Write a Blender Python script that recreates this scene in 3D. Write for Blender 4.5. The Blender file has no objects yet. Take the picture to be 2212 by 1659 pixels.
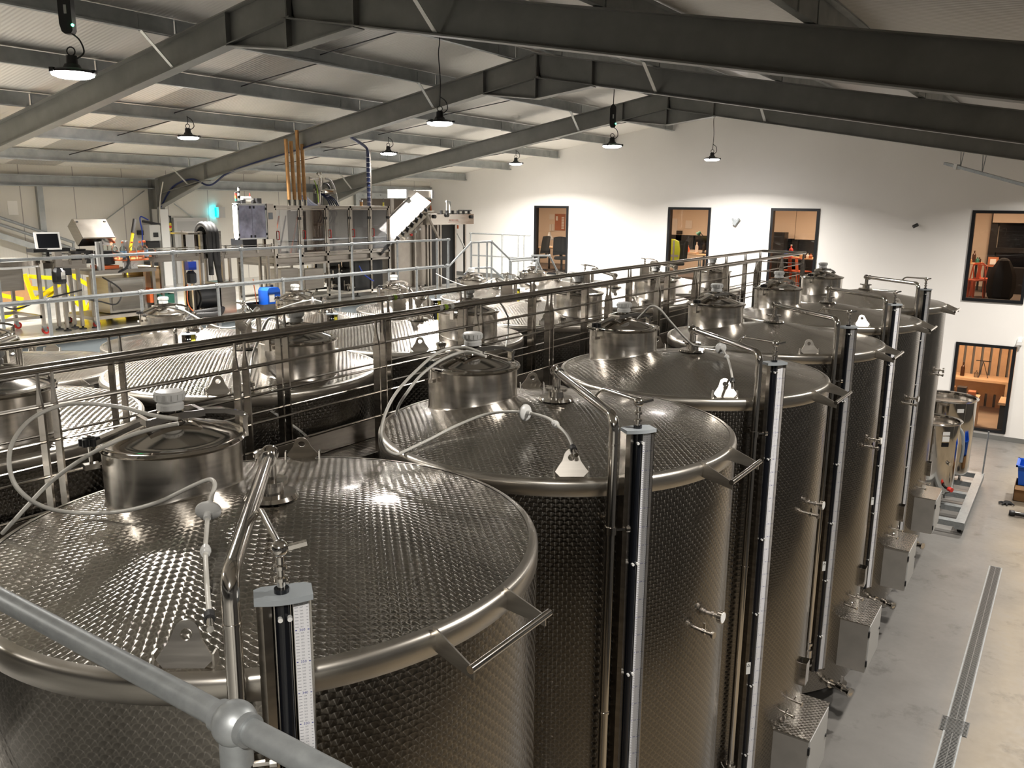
import bpy, math, random
from math import sin, cos, pi, radians, sqrt, atan2
from mathutils import Vector, Matrix
random.seed(7)
S = bpy.context.scene
COL = S.collection

# ---------------------------------------------------------------- camera
YAW, PITCH, ROLL = radians(33.857), radians(12.108), radians(0.546)
CAM = Vector((2.614, -2.179, 5.207)); FPX = 1810.7
fw = Vector((-sin(YAW)*cos(PITCH), cos(YAW)*cos(PITCH), -sin(PITCH)))
r0 = Vector((cos(YAW), sin(YAW), 0)); u0 = r0.cross(fw)
rt = r0*cos(ROLL) + u0*sin(ROLL); up = u0*cos(ROLL) - r0*sin(ROLL)
cd = bpy.data.cameras.new('camera'); cam = bpy.data.objects.new('camera', cd); COL.objects.link(cam)
cd.sensor_fit = 'HORIZONTAL'; cd.sensor_width = 36.0; cd.lens = FPX/2212*36; cd.clip_start = 0.05
cam.matrix_world = Matrix(((rt.x, up.x, -fw.x, CAM.x), (rt.y, up.y, -fw.y, CAM.y), (rt.z, up.z, -fw.z, CAM.z), (0, 0, 0, 1)))
S.camera = cam

# pixel helpers: a point read in image coordinates, put on a known plane of the hall (x, y or z = const)
def ray(px, py): return rt*(px-1106) - up*(py-829.5) + fw*FPX
def on_x(px, py, x): d = ray(px, py); return CAM + d*((x-CAM.x)/d.x)
def on_y(px, py, y): d = ray(px, py); return CAM + d*((y-CAM.y)/d.y)
def on_z(px, py, z): d = ray(px, py); return CAM + d*((z-CAM.z)/d.z)

# ---------------------------------------------------------------- view, world, lamps' light
vs = S.view_settings
vs.view_transform = 'Standard'; vs.look = 'None'; vs.gamma = 1.0; vs.use_curve_mapping = False
vs.exposure = 0.8
w = bpy.data.worlds.new('night'); S.world = w; w.use_nodes = True
w.node_tree.nodes['Background'].inputs[0].default_value = (0.02, 0.022, 0.03, 1)
w.node_tree.nodes['Background'].inputs[1].default_value = 0.3
S.cycles.use_denoising = True
S.cycles.max_bounces = 10; S.cycles.diffuse_bounces = 5; S.cycles.glossy_bounces = 5; S.cycles.transmission_bounces = 6
S.cycles.transparent_max_bounces = 12
S.cycles.caustics_reflective = False; S.cycles.caustics_refractive = False
S.cycles.sample_clamp_indirect = 6.0

def area(name, loc, size, power, color=(1, 1, 1), spread=180, rot=(0, 0, 0), shape='DISK', sy=None):
    l = bpy.data.lights.new(name, 'AREA'); l.shape = shape; l.size = size; l.energy = power; l.color = color
    if sy: l.size_y = sy
    l.spread = radians(spread)
    o = bpy.data.objects.new(name, l); o.location = loc; o.rotation_euler = rot; COL.objects.link(o); return o
LAMP_Z = 6.28
LAMP_XY = [(x, y) for x in (-10.2, -4.75, 3.0) for y in (-3, 2, 7, 12, 17)]
HIGHBAY = 215.0
for x, y in LAMP_XY:
    area('high_bay_light', (x, y, LAMP_Z-0.064), 0.30, HIGHBAY*((.8 if y > 15 else .5) if x > 0 else 1.0), (1.0, 0.945, 0.875), 150)
WARM = (1.0, 0.68, 0.46)
for x, p in ((-12.4, 58), (-7.2, 64), (-3.4, 64), (1.0, 60)):
    area('office_light', (x, 21.8, 5.62), 1.2, p, WARM, 170)
area('lower_room_light', (0.6, 21.2, 2.62), 1.2, 56, WARM, 170)

# ---------------------------------------------------------------- mesh builder
class MB:
    def __init__(s): s.v = []; s.f = []
    def add(s, vs, fs):
        n = len(s.v); s.v += [Vector(p) for p in vs]; s.f += [tuple(i+n for i in f) for f in fs]; return s
    def box(s, a, b):
        x0, y0, z0 = a; x1, y1, z1 = b
        if x0 > x1: x0, x1 = x1, x0
        if y0 > y1: y0, y1 = y1, y0
        if z0 > z1: z0, z1 = z1, z0
        return s.add([(x0,y0,z0),(x1,y0,z0),(x1,y1,z0),(x0,y1,z0),(x0,y0,z1),(x1,y0,z1),(x1,y1,z1),(x0,y1,z1)],
              [(0,3,2,1),(4,5,6,7),(0,1,5,4),(1,2,6,5),(2,3,7,6),(3,0,4,7)])
    def obox(s, c, ax, ay, az):     # centre and three half-axis vectors
        c, ax, ay, az = Vector(c), Vector(ax), Vector(ay), Vector(az)
        if ax.cross(ay).dot(az) < 0: az = -az
        P = [c+ax*i+ay*j+az*k for k in (-1, 1) for j in (-1, 1) for i in (-1, 1)]
        return s.add(P, [(0,2,3,1),(4,5,7,6),(0,1,5,4),(1,3,7,5),(3,2,6,7),(2,0,4,6)])
    def bar(s, a, b, w, h, upv=(0, 0, 1)):
        a, b = Vector(a), Vector(b); d = (b-a); L = d.length; d.normalize(); u = Vector(upv)
        if abs(d.dot(u)) > 0.98: u = Vector((0, 1, 0))
        sd = d.cross(u).normalized(); u = sd.cross(d)
        return s.obox((a+b)/2, d*L/2, sd*w/2, u*h/2)
    def tube(s, pts, r, n=10, cap=True, closed=False, radii=None):
        pts = [Vector(p) for p in pts]; m = len(pts); t = []
        for i in range(m):
            a = pts[i-1] if (i > 0 or closed) else pts[i]; b = pts[(i+1) % m] if (i < m-1 or closed) else pts[i]
            t.append((b-a).normalized())
        u = Vector((0, 0, 1)) if abs(t[0].z) < 0.9 else Vector((1, 0, 0))
        vs = []
        for i in range(m):
            u = (u - t[i]*u.dot(t[i]))
            if u.length < 1e-6: u = t[i].orthogonal()
            u.normalize(); w_ = t[i].cross(u); rr = radii[i] if radii else r
            vs += [pts[i] + (u*cos(2*pi*k/n) + w_*sin(2*pi*k/n))*rr for k in range(n)]
        fs = []
        for i in range(m if closed else m-1):
            j = (i+1) % m
            fs += [(i*n+k, i*n+(k+1) % n, j*n+(k+1) % n, j*n+k) for k in range(n)]
        if cap and not closed:
            fs += [tuple(range(n))[::-1], tuple((m-1)*n+k for k in range(n))]
        return s.add(vs, fs)
    def cyl(s, a, b, r, n=24, r2=None):
        return s.tube([a, b], r, n, radii=[r, r if r2 is None else r2])
    def lathe(s, prof, n=32, c=(0, 0, 0), axis='Z', a0=0, a1=2*pi):
        c = Vector(c); full = abs(a1-a0-2*pi) < 1e-6; k_ = n if full else n+1; vs = []; idx = []
        for (r, z) in prof:
            if r < 1e-6: idx.append([len(vs)]*k_); vs.append((0, 0, z))
            else:
                idx.append(list(range(len(vs), len(vs)+k_)))
                vs += [(r*cos(a0+(a1-a0)*k/n), r*sin(a0+(a1-a0)*k/n), z) for k in range(k_)]
        fs = []
        for i in range(len(prof)-1):
            for k in range(n):
                q = [idx[i][k], idx[i][(k+1) % k_], idx[i+1][(k+1) % k_], idx[i+1][k]]
                q2 = [q[0]] + [q[j] for j in (1, 2, 3) if q[j] not in q[:j]]
                if len(set(q2)) >= 3: fs.append(tuple(dict.fromkeys(q2)))
        if axis == 'X': vs = [(z, x, y) for x, y, z in vs]
        if axis == 'Y': vs = [(y, z, x) for x, y, z in vs]
        return s.add([Vector(p)+c for p in vs], fs)
    def prism(s, poly, o, ux, uy, d):   # polygon (u,v) in frame o,ux,uy, swept by vector d
        o, ux, uy, d = Vector(o), Vector(ux), Vector(uy), Vector(d); n = len(poly)
        P = [o+ux*a+uy*b for a, b in poly]; P += [p+d for p in P]
        fs = [tuple(range(n))[::-1], tuple(range(n, 2*n))] + [(i, (i+1) % n, (i+1) % n+n, i+n) for i in range(n)]
        if ux.cross(uy).dot(d) < 0: fs = [f[::-1] for f in fs]
        return s.add(P, fs)
    def sphere(s, c, r, n=16, m=10, sz=1.0):
        return s.lathe([(r*sin(pi*i/m), -r*cos(pi*i/m)*sz) for i in range(m+1)], n, c)
    def build(s, name, mt, parent=None, angle=35, smooth=True):
        o = ORG.get(root_of(parent).name, Vector()) if parent else Vector()
        P = [LINE @ p for p in s.v] if LINE else s.v
        me = bpy.data.meshes.new(name); me.from_pydata([tuple(p-o) for p in P], [], s.f); me.update()
        if smooth:
            me.polygons.foreach_set('use_smooth', [True]*len(me.polygons))
            me.set_sharp_from_angle(angle=radians(angle))
        if mt: me.materials.append(M[mt] if isinstance(mt, str) else mt)
        ob = bpy.data.objects.new(name, me); COL.objects.link(ob)
        if parent: ob.parent = parent
        return ob
ORG = {}
LINE = None            # bottling line's scale about the camera, set while that line is built
def root_of(o):
    while o.parent: o = o.parent
    return o
def tag(o, label=None, cat=None, group=None, kind=None):
    if label: o['label'] = label
    if cat: o['category'] = cat
    if group: o['group'] = group
    if kind: o['kind'] = kind
    return o
def thing(name, label, cat, loc=(0, 0, 0), group=None, rz=0, world=True):
    o = bpy.data.objects.new(name, None); COL.objects.link(o); o.empty_display_size = 0.1
    if LINE: loc = tuple(LINE @ Vector(loc))
    o.location = loc; o.rotation_euler = (0, 0, rz)
    if world: ORG[o.name] = Vector(loc)
    return tag(o, label, cat, group)
def dup(root, loc, rz=0, label=None, group=None):
    def cp(o, par):
        c = o.copy(); COL.objects.link(c)
        if par is not None: c.parent = par
        for ch in o.children: cp(ch, c)
        return c
    r = cp(root, None); r.location = loc; r.rotation_euler = (0, 0, rz)
    if label: r['label'] = label
    if group: r['group'] = group
    return r
def struct(mb, name, mt, **k): return tag(mb.build(name, mt, **k), kind='structure')
def bez(pts, n=10, closed=False):     # Catmull-Rom through points
    P = [Vector(p) for p in pts]; out = []
    for i in range(len(P)-1):
        a = P[max(i-1, 0)]; b = P[i]; c = P[i+1]; d = P[min(i+2, len(P)-1)]
        for k in range(n):
            t = k/n
            out.append(0.5*((2*b) + (c-a)*t + (2*a-5*b+4*c-d)*t*t + (3*b-a-3*c+d)*t**3))
    return out+[P[-1]]
def bend(pts, r=0.06, n=6):           # polyline with rounded corners
    P = [Vector(p) for p in pts]; out = [P[0]]
    for i in range(1, len(P)-1):
        a = (P[i-1]-P[i]); b = (P[i+1]-P[i]); q = min(r, a.length*.45, b.length*.45)
        p0 = P[i]+a.normalized()*q; p1 = P[i]+b.normalized()*q
        for k in range(n+1):
            t = k/n; out.append(p0*(1-t)**2 + P[i]*2*t*(1-t) + p1*t*t)
    return out+[P[-1]]
_tc = {}
def text_geo(txt):
    if txt not in _tc:
        cu = bpy.data.curves.new('t', 'FONT'); cu.body = txt; cu.align_x = 'CENTER'; cu.align_y = 'CENTER'; cu.resolution_u = 2
        ob = bpy.data.objects.new('t', cu); COL.objects.link(ob)
        bpy.context.view_layer.update()
        me = bpy.data.meshes.new_from_object(ob.evaluated_get(bpy.context.evaluated_depsgraph_get()))
        _tc[txt] = ([tuple(v.co) for v in me.vertices], [tuple(p.vertices) for p in me.polygons])
        bpy.data.objects.remove(ob); bpy.data.curves.remove(cu); bpy.data.meshes.remove(me)
    return _tc[txt]
def put_text(mb, txt, o, ux, uy, size):
    v, f = text_geo(txt); o, ux, uy = Vector(o), Vector(ux), Vector(uy)
    mb.add([o+ux*(p[0]*size)+uy*(p[1]*size) for p in v], f)

# ---------------------------------------------------------------- materials
M = {}
class NT:
    def __init__(s, name):
        s.m = bpy.data.materials.new(name); s.m.use_nodes = True; s.t = s.m.node_tree
        s.p = s.t.nodes['Principled BSDF']; M[name] = s.m
    def n(s, typ, **k):
        x = s.t.nodes.new(typ)
        for a, b in k.items(): setattr(x, a, b)
        return x
    def l(s, a, b): s.t.links.new(a, b)
    def put(s, sock, v):
        if hasattr(v, 'links'): s.l(v, sock)
        else: sock.default_value = v
    def ma(s, op, a, b=0.0, c=0.0):
        x = s.n('ShaderNodeMath', operation=op); s.put(x.inputs[0], a); s.put(x.inputs[1], b); s.put(x.inputs[2], c); return x.outputs[0]
    def pos(s):
        if not hasattr(s, '_pos'): s._pos = s.n('ShaderNodeTexCoord').outputs['Object']
        return s._pos
    def gpos(s):
        return s.n('ShaderNodeNewGeometry').outputs['Position']
    def xyz(s, v):
        x = s.n('ShaderNodeSeparateXYZ'); s.l(v, x.inputs[0]); return x.outputs
    def noise(s, v, scale, detail=3, rough=.55):
        x = s.n('ShaderNodeTexNoise'); s.l(v, x.inputs['Vector']); x.inputs['Scale'].default_value = scale
        x.inputs['Detail'].default_value = detail; x.inputs['Roughness'].default_value = rough; return x.outputs['Fac']
    def scalev(s, v, k):
        x = s.n('ShaderNodeVectorMath', operation='MULTIPLY'); s.l(v, x.inputs[0]); x.inputs[1].default_value = k; return x.outputs[0]
    def ramp(s, f, stops):
        x = s.n('ShaderNodeValToRGB'); s.l(f, x.inputs[0]); e = x.color_ramp.elements
        while len(e) < len(stops): e.new(.5)
        for q, (p_, c) in zip(e, stops): q.position = p_; q.color = (*c, 1) if len(c) == 3 else c
        return x.outputs[0]
    def mix(s, f, a, b):
        x = s.n('ShaderNodeMix', data_type='RGBA'); s.put(x.inputs[0], f)
        s.put(x.inputs[6], (*a, 1) if isinstance(a, tuple) else a); s.put(x.inputs[7], (*b, 1) if isinstance(b, tuple) else b); return x.outputs[2]
    def bump(s, h, st=.2, d=.01):
        x = s.n('ShaderNodeBump'); x.inputs['Strength'].default_value = st; x.inputs['Distance'].default_value = d; s.l(h, x.inputs['Height']); s.l(x.outputs[0], s.p.inputs['Normal'])
    def set(s, **k):
        nm = dict(base='Base Color', metal='Metallic', rough='Roughness', alpha='Alpha', trans='Transmission Weight', em='Emission Color', es='Emission Strength', coat='Coat Weight', spec='Specular IOR Level', ior='IOR', aniso='Anisotropic')
        for a, b in k.items(): s.put(s.p.inputs[nm[a]], (*b, 1) if isinstance(b, tuple) and len(b) == 3 else b)
        return s
def plain(name, base, rough=.5, metal=0.0, var=0.0, vs=6.0, **k):
    t = NT(name); t.set(base=base, rough=rough, metal=metal, **k)
    if var:
        f = t.noise(t.pos(), vs, 4)
        a = tuple(c*(1-var) for c in base); b = tuple(min(1, c*(1+var)) for c in base)
        t.set(base=t.ramp(f, [(.3, a), (.7, b)]))
    return t
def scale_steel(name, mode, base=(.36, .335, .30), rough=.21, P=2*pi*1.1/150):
    # engine-turned sheet: overlapping polished discs, each brushed in circles
    t = NT(name); x, y, z = t.xyz(t.pos())
    if mode == 'wall':
        u = t.ma('MULTIPLY', t.ma('ARCTAN2', y, x), 1.1/P); v = t.ma('MULTIPLY', z, 1/P)
    else:
        u = t.ma('MULTIPLY', x, 1/P); v = t.ma('MULTIPLY', y, 1/P)
    b2 = t.ma('MULTIPLY', v, 2.0); j = t.ma('FLOOR', b2); fb = t.ma('MULTIPLY', t.ma('SUBTRACT', b2, j), .5)
    off = t.ma('MULTIPLY', t.ma('FLOORED_MODULO', j, 2.0), .5)
    fa = t.ma('SUBTRACT', t.ma('FRACT', t.ma('ADD', u, off)), .5)
    d1 = t.ma('SQRT', t.ma('ADD', t.ma('MULTIPLY', fa, fa), t.ma('MULTIPLY', fb, fb)))
    fa2 = t.ma('SUBTRACT', t.ma('FRACT', t.ma('ADD', u, t.ma('ADD', off, .5))), .5)
    fb2 = t.ma('SUBTRACT', fb, .5)
    sel = t.ma('LESS_THAN', d1, .53); inv = t.ma('SUBTRACT', 1.0, sel)
    lu = t.ma('ADD', t.ma('MULTIPLY', fa, sel), t.ma('MULTIPLY', fa2, inv))
    lv = t.ma('ADD', t.ma('MULTIPLY', fb, sel), t.ma('MULTIPLY', fb2, inv))
    cb = t.n('ShaderNodeCombineXYZ')
    if mode == 'wall':
        r = t.ma('SQRT', t.ma('ADD', t.ma('MULTIPLY', x, x), t.ma('MULTIPLY', y, y)))
        k = t.ma('DIVIDE', lu, r)
        t.l(t.ma('MULTIPLY', t.ma('MULTIPLY', y, -1.0), k), cb.inputs[0]); t.l(t.ma('MULTIPLY', x, k), cb.inputs[1]); t.l(lv, cb.inputs[2])
    else:
        t.l(lu, cb.inputs[0]); t.l(lv, cb.inputs[1])
    nv = t.n('ShaderNodeVectorMath', operation='NORMALIZE'); t.l(cb.outputs[0], nv.inputs[0])
    vt = t.n('ShaderNodeVectorTransform', vector_type='VECTOR', convert_from='OBJECT', convert_to='WORLD'); t.l(nv.outputs[0], vt.inputs[0])
    t.l(vt.outputs[0], t.p.inputs['Tangent'])
    big = t.noise(t.pos(), 1.7, 4, .6)
    d = t.ma('SQRT', t.ma('ADD', t.ma('MULTIPLY', lu, lu), t.ma('MULTIPLY', lv, lv)))
    edge = t.ramp(d, [(.0, (.78, .78, .78)), (.40, (.70, .70, .70)), (.47, (1, 1, 1)), (.53, (1, 1, 1)), (.56, (.42, .42, .42))])
    mm = t.n('ShaderNodeMix', data_type='RGBA', blend_type='MULTIPLY'); mm.inputs[0].default_value = 1.0
    t.l(t.ramp(big, [(.35, tuple(c*.86 for c in base)), (.65, base)]), mm.inputs[6]); t.l(edge, mm.inputs[7])
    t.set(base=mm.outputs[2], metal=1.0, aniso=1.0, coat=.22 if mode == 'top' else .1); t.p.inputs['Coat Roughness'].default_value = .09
    t.set(rough=t.ma('ADD', rough-.05, t.ma('MULTIPLY', big, .1)))
    t.bump(t.ma('MULTIPLY', t.ma('MULTIPLY', d, d), -1.0), .06, .006)
    return t
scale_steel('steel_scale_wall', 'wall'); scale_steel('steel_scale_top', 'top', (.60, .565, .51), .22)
def brushed(name, base, rough, aniso_scale=None, metal=1.0):
    t = NT(name); t.set(metal=metal)
    v = t.pos(); f = t.noise(t.scalev(v, aniso_scale) if aniso_scale else v, 1.0 if aniso_scale else 5, 4)
    t.set(base=t.ramp(f, [(.3, tuple(c*.82 for c in base)), (.7, base)]), rough=t.ma('ADD', rough-.06, t.ma('MULTIPLY', f, .14)))
    return t
brushed('rim_steel', (.64, .605, .55), .32, (3, 3, 40)); brushed('neck_steel', (.60, .565, .515), .22, (3, 3, 40)); brushed('steel_brushed', (.48, .45, .41), .17, (3, 3, 40)); brushed('steel_satin', (.42, .39, .35), .32)
brushed('steel_sheet', (.44, .41, .37), .30, (2, 2, 30))
plain('chrome', (.68, .65, .61), .12, 1.0); plain('steel_mirror', (.50, .47, .43), .09, 1.0)
plain('steel_rail', (.46, .43, .39), .2, 1.0)
t = NT('galvanised'); f = t.noise(t.pos(), 22, 5, .6); g = t.noise(t.pos(), 3, 3)
t.set(base=t.mix(g, t.ramp(f, [(.3, (.17, .185, .19)), (.7, (.36, .385, .39))]), (.36, .375, .38)), metal=.6, rough=t.ma('ADD', .36, t.ma('MULTIPLY', f, .2)))
t = NT('frame_steel'); f = t.noise(t.pos(), 1.6, 5, .6); g = t.noise(t.pos(), 9, 4)
t.set(base=t.mix(g, t.ramp(f, [(.3, (.16, .16, .15)), (.72, (.31, .305, .285))]), (.22, .22, .207)), metal=.3, rough=.55)
t = NT('purlin_steel'); f = t.noise(t.pos(), 4, 4)
t.set(base=t.ramp(f, [(.3, (.32, .34, .34)), (.7, (.46, .48, .475))]), metal=.5, rough=.5)
plain('brace_steel', (.55, .55, .53), .45, .5)
t = NT('roof_panel'); x, y, z = t.xyz(t.gpos())
strip = t.ma('LESS_THAN', t.ma('ABSOLUTE', t.ma('SUBTRACT', t.ma('FLOORED_MODULO', t.ma('ADD', y, .49), 5.0), 2.35)), .5)
rib = t.ma('SINE', t.ma('MULTIPLY', y, 2*pi/.06))
n1 = t.noise(t.gpos(), .7, 3)
t.set(base=t.mix(strip, t.ramp(n1, [(.3, (.78, .75, .70)), (.7, (.84, .81, .76))]), (.46, .44, .41)), rough=t.ma('SUBTRACT', .5, t.ma('MULTIPLY', strip, .22)))
t.bump(rib, .25, .01)
t = NT('wall_white'); f = t.noise(t.gpos(), .6, 4); t.set(base=t.ramp(f, [(.3, (.84, .82, .79)), (.7, (.88, .86, .83))]), rough=.55)
t = NT('wall_panel'); x, y, z = t.xyz(t.gpos()); seam = t.ma('LESS_THAN', t.ma('FLOORED_MODULO', y, 1.1), .018)
mic = t.ma('SINE', t.ma('MULTIPLY', y, 2*pi/.055))
t.set(base=t.mix(seam, (.66, .635, .575), (.33, .31, .29)), rough=.5); t.bump(mic, .1, .004)
t = NT('concrete'); x, y, z = t.xyz(t.gpos()); a = t.noise(t.gpos(), .9, 6, .65); b = t.noise(t.gpos(), .35, 3); c = t.noise(t.gpos(), 14, 4)
zone = t.n('ShaderNodeMapRange'); t.l(t.ma('ADD', x, t.ma('MULTIPLY', b, 1.0)), zone.inputs[0]); zone.inputs[1].default_value = 2.35; zone.inputs[2].default_value = 2.95
grey = t.ramp(a, [(.3, (.155, .148, .138)), (.55, (.19, .182, .17)), (.75, (.22, .212, .198))]); sand = t.ramp(a, [(.3, (.22, .182, .13)), (.55, (.305, .25, .175)), (.72, (.285, .255, .215))])
stain = t.ramp(t.noise(t.gpos(), 1.9, 5, .7), [(.57, (1, 1, 1)), (.70, (.52, .51, .49))])
mm = t.n('ShaderNodeMix', data_type='RGBA', blend_type='MULTIPLY'); mm.inputs[0].default_value = .8; t.l(t.mix(zone.outputs[0], grey, sand), mm.inputs[6]); t.l(stain, mm.inputs[7])
t.set(base=mm.outputs[2], rough=t.ma('ADD', .32, t.ma('MULTIPLY', c, .2)))
t = NT('resin_floor'); a = t.noise(t.gpos(), 1.2, 5, .6); t.set(base=t.ramp(a, [(.3, (.40, .39, .36)), (.7, (.52, .505, .46))]), rough=.22)
plain('cabinet_steel', (.42, .40, .37), .42, .55, .08); plain('drain_steel', (.13, .13, .125), .4, .6); plain('dark_cladding', (.05, .05, .05), .6); plain('edge_trim', (.30, .34, .36), .4, .4); plain('skirting', (.16, .16, .15), .6)
plain('black_frame', (.006, .007, .009), .35); plain('black_plastic', (.012, .012, .013), .4); plain('black_rubber', (.02, .02, .02), .6)
plain('white_plastic', (.78, .78, .76), .35); plain('hose_white', (.74, .72, .66), .38); plain('grey_plastic', (.33, .36, .38), .4)
plain('white_paint', (.80, .80, .78), .4); plain('scale_white', (.86, .86, .88), .4); plain('ink_blue', (.05, .06, .30), .5); plain('ink_grey', (.22, .23, .26), .5); plain('ink_black', (.02, .02, .02), .5); plain('ink_red', (.55, .12, .10), .5)
plain('scale_yellow', (.80, .70, .06), .4); plain('blue_plastic', (.01, .05, .42), .35); plain('blue_bright', (.01, .10, .55), .3); plain('blue_hose', (.006, .014, .07), .4)
plain('red_plastic', (.62, .03, .02), .4); plain('orange_plastic', (.75, .16, .04), .45); plain('orange_paint', (.60, .10, .035), .35); plain('yellow_paint', (.85, .66, .01), .4); plain('green_plastic', (.02, .14, .10), .5)
plain('cardboard', (.36, .20, .09), .8, 0, .12); plain('cardboard_light', (.56, .37, .20), .8, 0, .08); plain('copper_tube', (.50, .27, .10), .42, .35, .25, 9)
plain('grey_door', (.42, .42, .41), .5); plain('cabinet_grey', (.50, .50, .485), .45); plain('dark_clad', (.09, .072, .055), .5, .2, .2, 3)
plain('motor_black', (.010, .011, .013), .45); plain('tape_green', (.35, .55, .04), .4); plain('tape_clear', (.75, .74, .68), .35); plain('brass', (.60, .42, .14), .3, 1.0)
plain('office_wall', (.80, .70, .58), .7); plain('office_wall_white', (.82, .78, .72), .6); plain('carpet', (.10, .08, .065), .9, 0, .2, 30); plain('desk_wood', (.62, .42, .24), .5, 0, .1, 8); plain('ply_wood', (.62, .42, .25), .5, 0, .08, 6)
plain('blind', (.78, .68, .56), .7); plain('fabric_black', (.012, .012, .013), .85); plain('hi_vis', (.70, .78, .05), .6); plain('tape_grey', (.45, .45, .45), .4); plain('pinboard', (.45, .16, .07), .8); plain('paper', (.82, .80, .76), .6); plain('bottle_brown', (.05, .02, .01), .1); plain('screen_dark', (.008, .009, .012), .15); plain('bottle_label', (.72, .20, .08), .5); plain('label_blue', (.25, .42, .60), .5)
plain('lower_floor', (.36, .28, .20), .5, 0, .1, 2)
for nm, c, st in (('lamp_lens', (1.0, .95, .92), 90.0), ('led_green', (.02, 1.0, .25), 30.0), ('led_cyan', (.0, .75, .85), 4.0), ('beacon_red', (.25, .01, .01), .0), ('tray_light', (1, .8, .6), 2.0)):
    plain(nm, tuple(min(1, q) for q in c), .3, es=st, em=c)
def clear(name, tint, gloss, rough=.05, haze=None):
    t = NT(name); nt = t.t
    tr = t.n('ShaderNodeBsdfTransparent'); tr.inputs[0].default_value = (*tint, 1)
    gl = t.n('ShaderNodeBsdfGlossy'); gl.inputs['Roughness'].default_value = rough
    fr = t.n('ShaderNodeFresnel'); fr.inputs[0].default_value = 1.45
    mx = t.n('ShaderNodeMixShader'); t.l(t.ma('ADD', gloss, t.ma('MULTIPLY', fr.outputs[0], .8)), mx.inputs[0]); t.l(tr.outputs[0], mx.inputs[1])
    if haze:
        df = t.n('ShaderNodeBsdfDiffuse'); df.inputs[0].default_value = (*haze, 1); m2 = t.n('ShaderNodeMixShader'); m2.inputs[0].default_value = .6
        cl = t.noise(t.pos(), 4, 3); t.l(t.ramp(cl, [(.35, (.35, .35, .35)), (.65, (.9, .9, .9))]), m2.inputs[0])
        t.l(tr.outputs[0], m2.inputs[1]); t.l(df.outputs[0], m2.inputs[2]); t.l(m2.outputs[0], mx.inputs[1])
    t.l(gl.outputs[0], mx.inputs[2])
    t.l(mx.outputs[0], nt.nodes['Material Output'].inputs[0]); nt.nodes.remove(t.p)
clear('pane_glass', (.93, .94, .94), .0, .0); clear('perspex', (.72, .72, .73), .04, .06); clear('perspex_smoke', (.20, .20, .27), .06, .18, (.55, .55, .74)); clear('bottle_glass', (.85, .9, .88), .03, .03)
# ================================================================ the hall
XL, XR, XA = -15.2, 5.6, -4.8          # left wall, right wall, ridge
YB, YF = 19.5, -8.0                    # far gable wall, wall behind the camera
MZ = 2.95                              # landing by the gable wall
FZ, FE = 3.289, -8.96                  # raised floor of the bottling line and its edge
def ztop(x): return 7.50 - .178*abs(x-XA)      # top of the rafters
def zroof(x): return ztop(x) + .245

struct(MB().box((FE, YF, -.2), (XR, YB, 0)), 'floor', 'concrete')
struct(MB().box((XL, YF, FZ-.25), (FE, 15.3, FZ)), 'floor_upper', 'resin_floor')
struct(MB().box((XL, 15.3, MZ-.25), (-8.2, YB, MZ)), 'floor_landing', 'resin_floor')
struct(MB().box((-11.5, 15.3, MZ), (-9.0, 15.62, MZ+.17)).box((-11.5, 15.3, MZ+.17), (-9.0, 15.46, FZ-.001)), 'floor_steps', 'resin_floor')
m = MB().box((FE, YF, FZ-.22), (FE+.06, 15.3, FZ+.02)).box((FE, 15.3, MZ-.22), (-8.14, 15.36, MZ+.01))
struct(m, 'trim_1', 'edge_trim')
struct(MB().box((FE-.12, YF, 0), (FE, YB, MZ-.25)), 'wall_pit', 'wall_white')
struct(MB().box((-4.5, -6.5, 2.98), (5.4, -1.36, 3.10)), 'floor_platform_unseen', 'frame_steel')  # unseen landing below the camera, added to darken what the nearest tank reflects
# far gable wall with its five window openings
WIN = [(-11.17, -9.99, 3.15, 5.17), (-6.86, -5.65, 3.15, 5.17), (-4.06, -2.86, 3.15, 5.17), (.46, 1.67, 3.15, 5.17), (.45, 1.66, .17, 2.19)]
m = MB()
cuts = sorted({XL, XA, XR, *[w_[0] for w_ in WIN[:4]], *[w_[1] for w_ in WIN[:4]]})
for a, b in zip(cuts, cuts[1:]):
    holes = sorted([(w_[2], w_[3]) for w_ in WIN if w_[0] <= (a+b)/2 <= w_[1]])
    z = 0.0
    for h0, h1 in holes: m.box((a, YB, z), (b, YB+.16, h0)); z = h1
    m.prism([(a, z), (b, z), (b, zroof(b)), (a, zroof(a))], (0, YB, 0), (1, 0, 0), (0, 0, 1), (0, .16, 0))
struct(m, 'wall_back', 'wall_white')
struct(MB().box((FE, YB-.015, 0), (.0, YB, .11)).box((0, YB-.015, 0), (XR, YB, .11)), 'baseboard_back', 'skirting')
struct(MB().box((XL, YB-.02, MZ), (-8.2, YB, MZ+.12)), 'baseboard_upper', 'skirting')
struct(MB().box((XL-.15, YF, 0), (XL, YB, zroof(XL))), 'wall_left', 'wall_panel')
struct(MB().box((XR, YF, 0), (XR+.15, YB, zroof(XR))), 'wall_right', 'dark_cladding')
m = MB().prism([(XL, 0), (XR, 0), (XR, zroof(XR)), (XA, zroof(XA)), (XL, zroof(XL))], (0, YF-.15, 0), (1, 0, 0), (0, 0, 1), (0, .15, 0))
struct(m, 'wall_front', 'dark_cladding')
m = MB()
for a, b in ((XL-.15, XA), (XA, XR+.15)):
    m.prism([(a, zroof(a)), (b, zroof(b)), (b, zroof(b)+.12), (a, zroof(a)+.12)], (0, YF-.15, 0), (1, 0, 0), (0, 0, 1), (0, YB-YF+.31, 0))
struct(m, 'ceiling', 'roof_panel')
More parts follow.
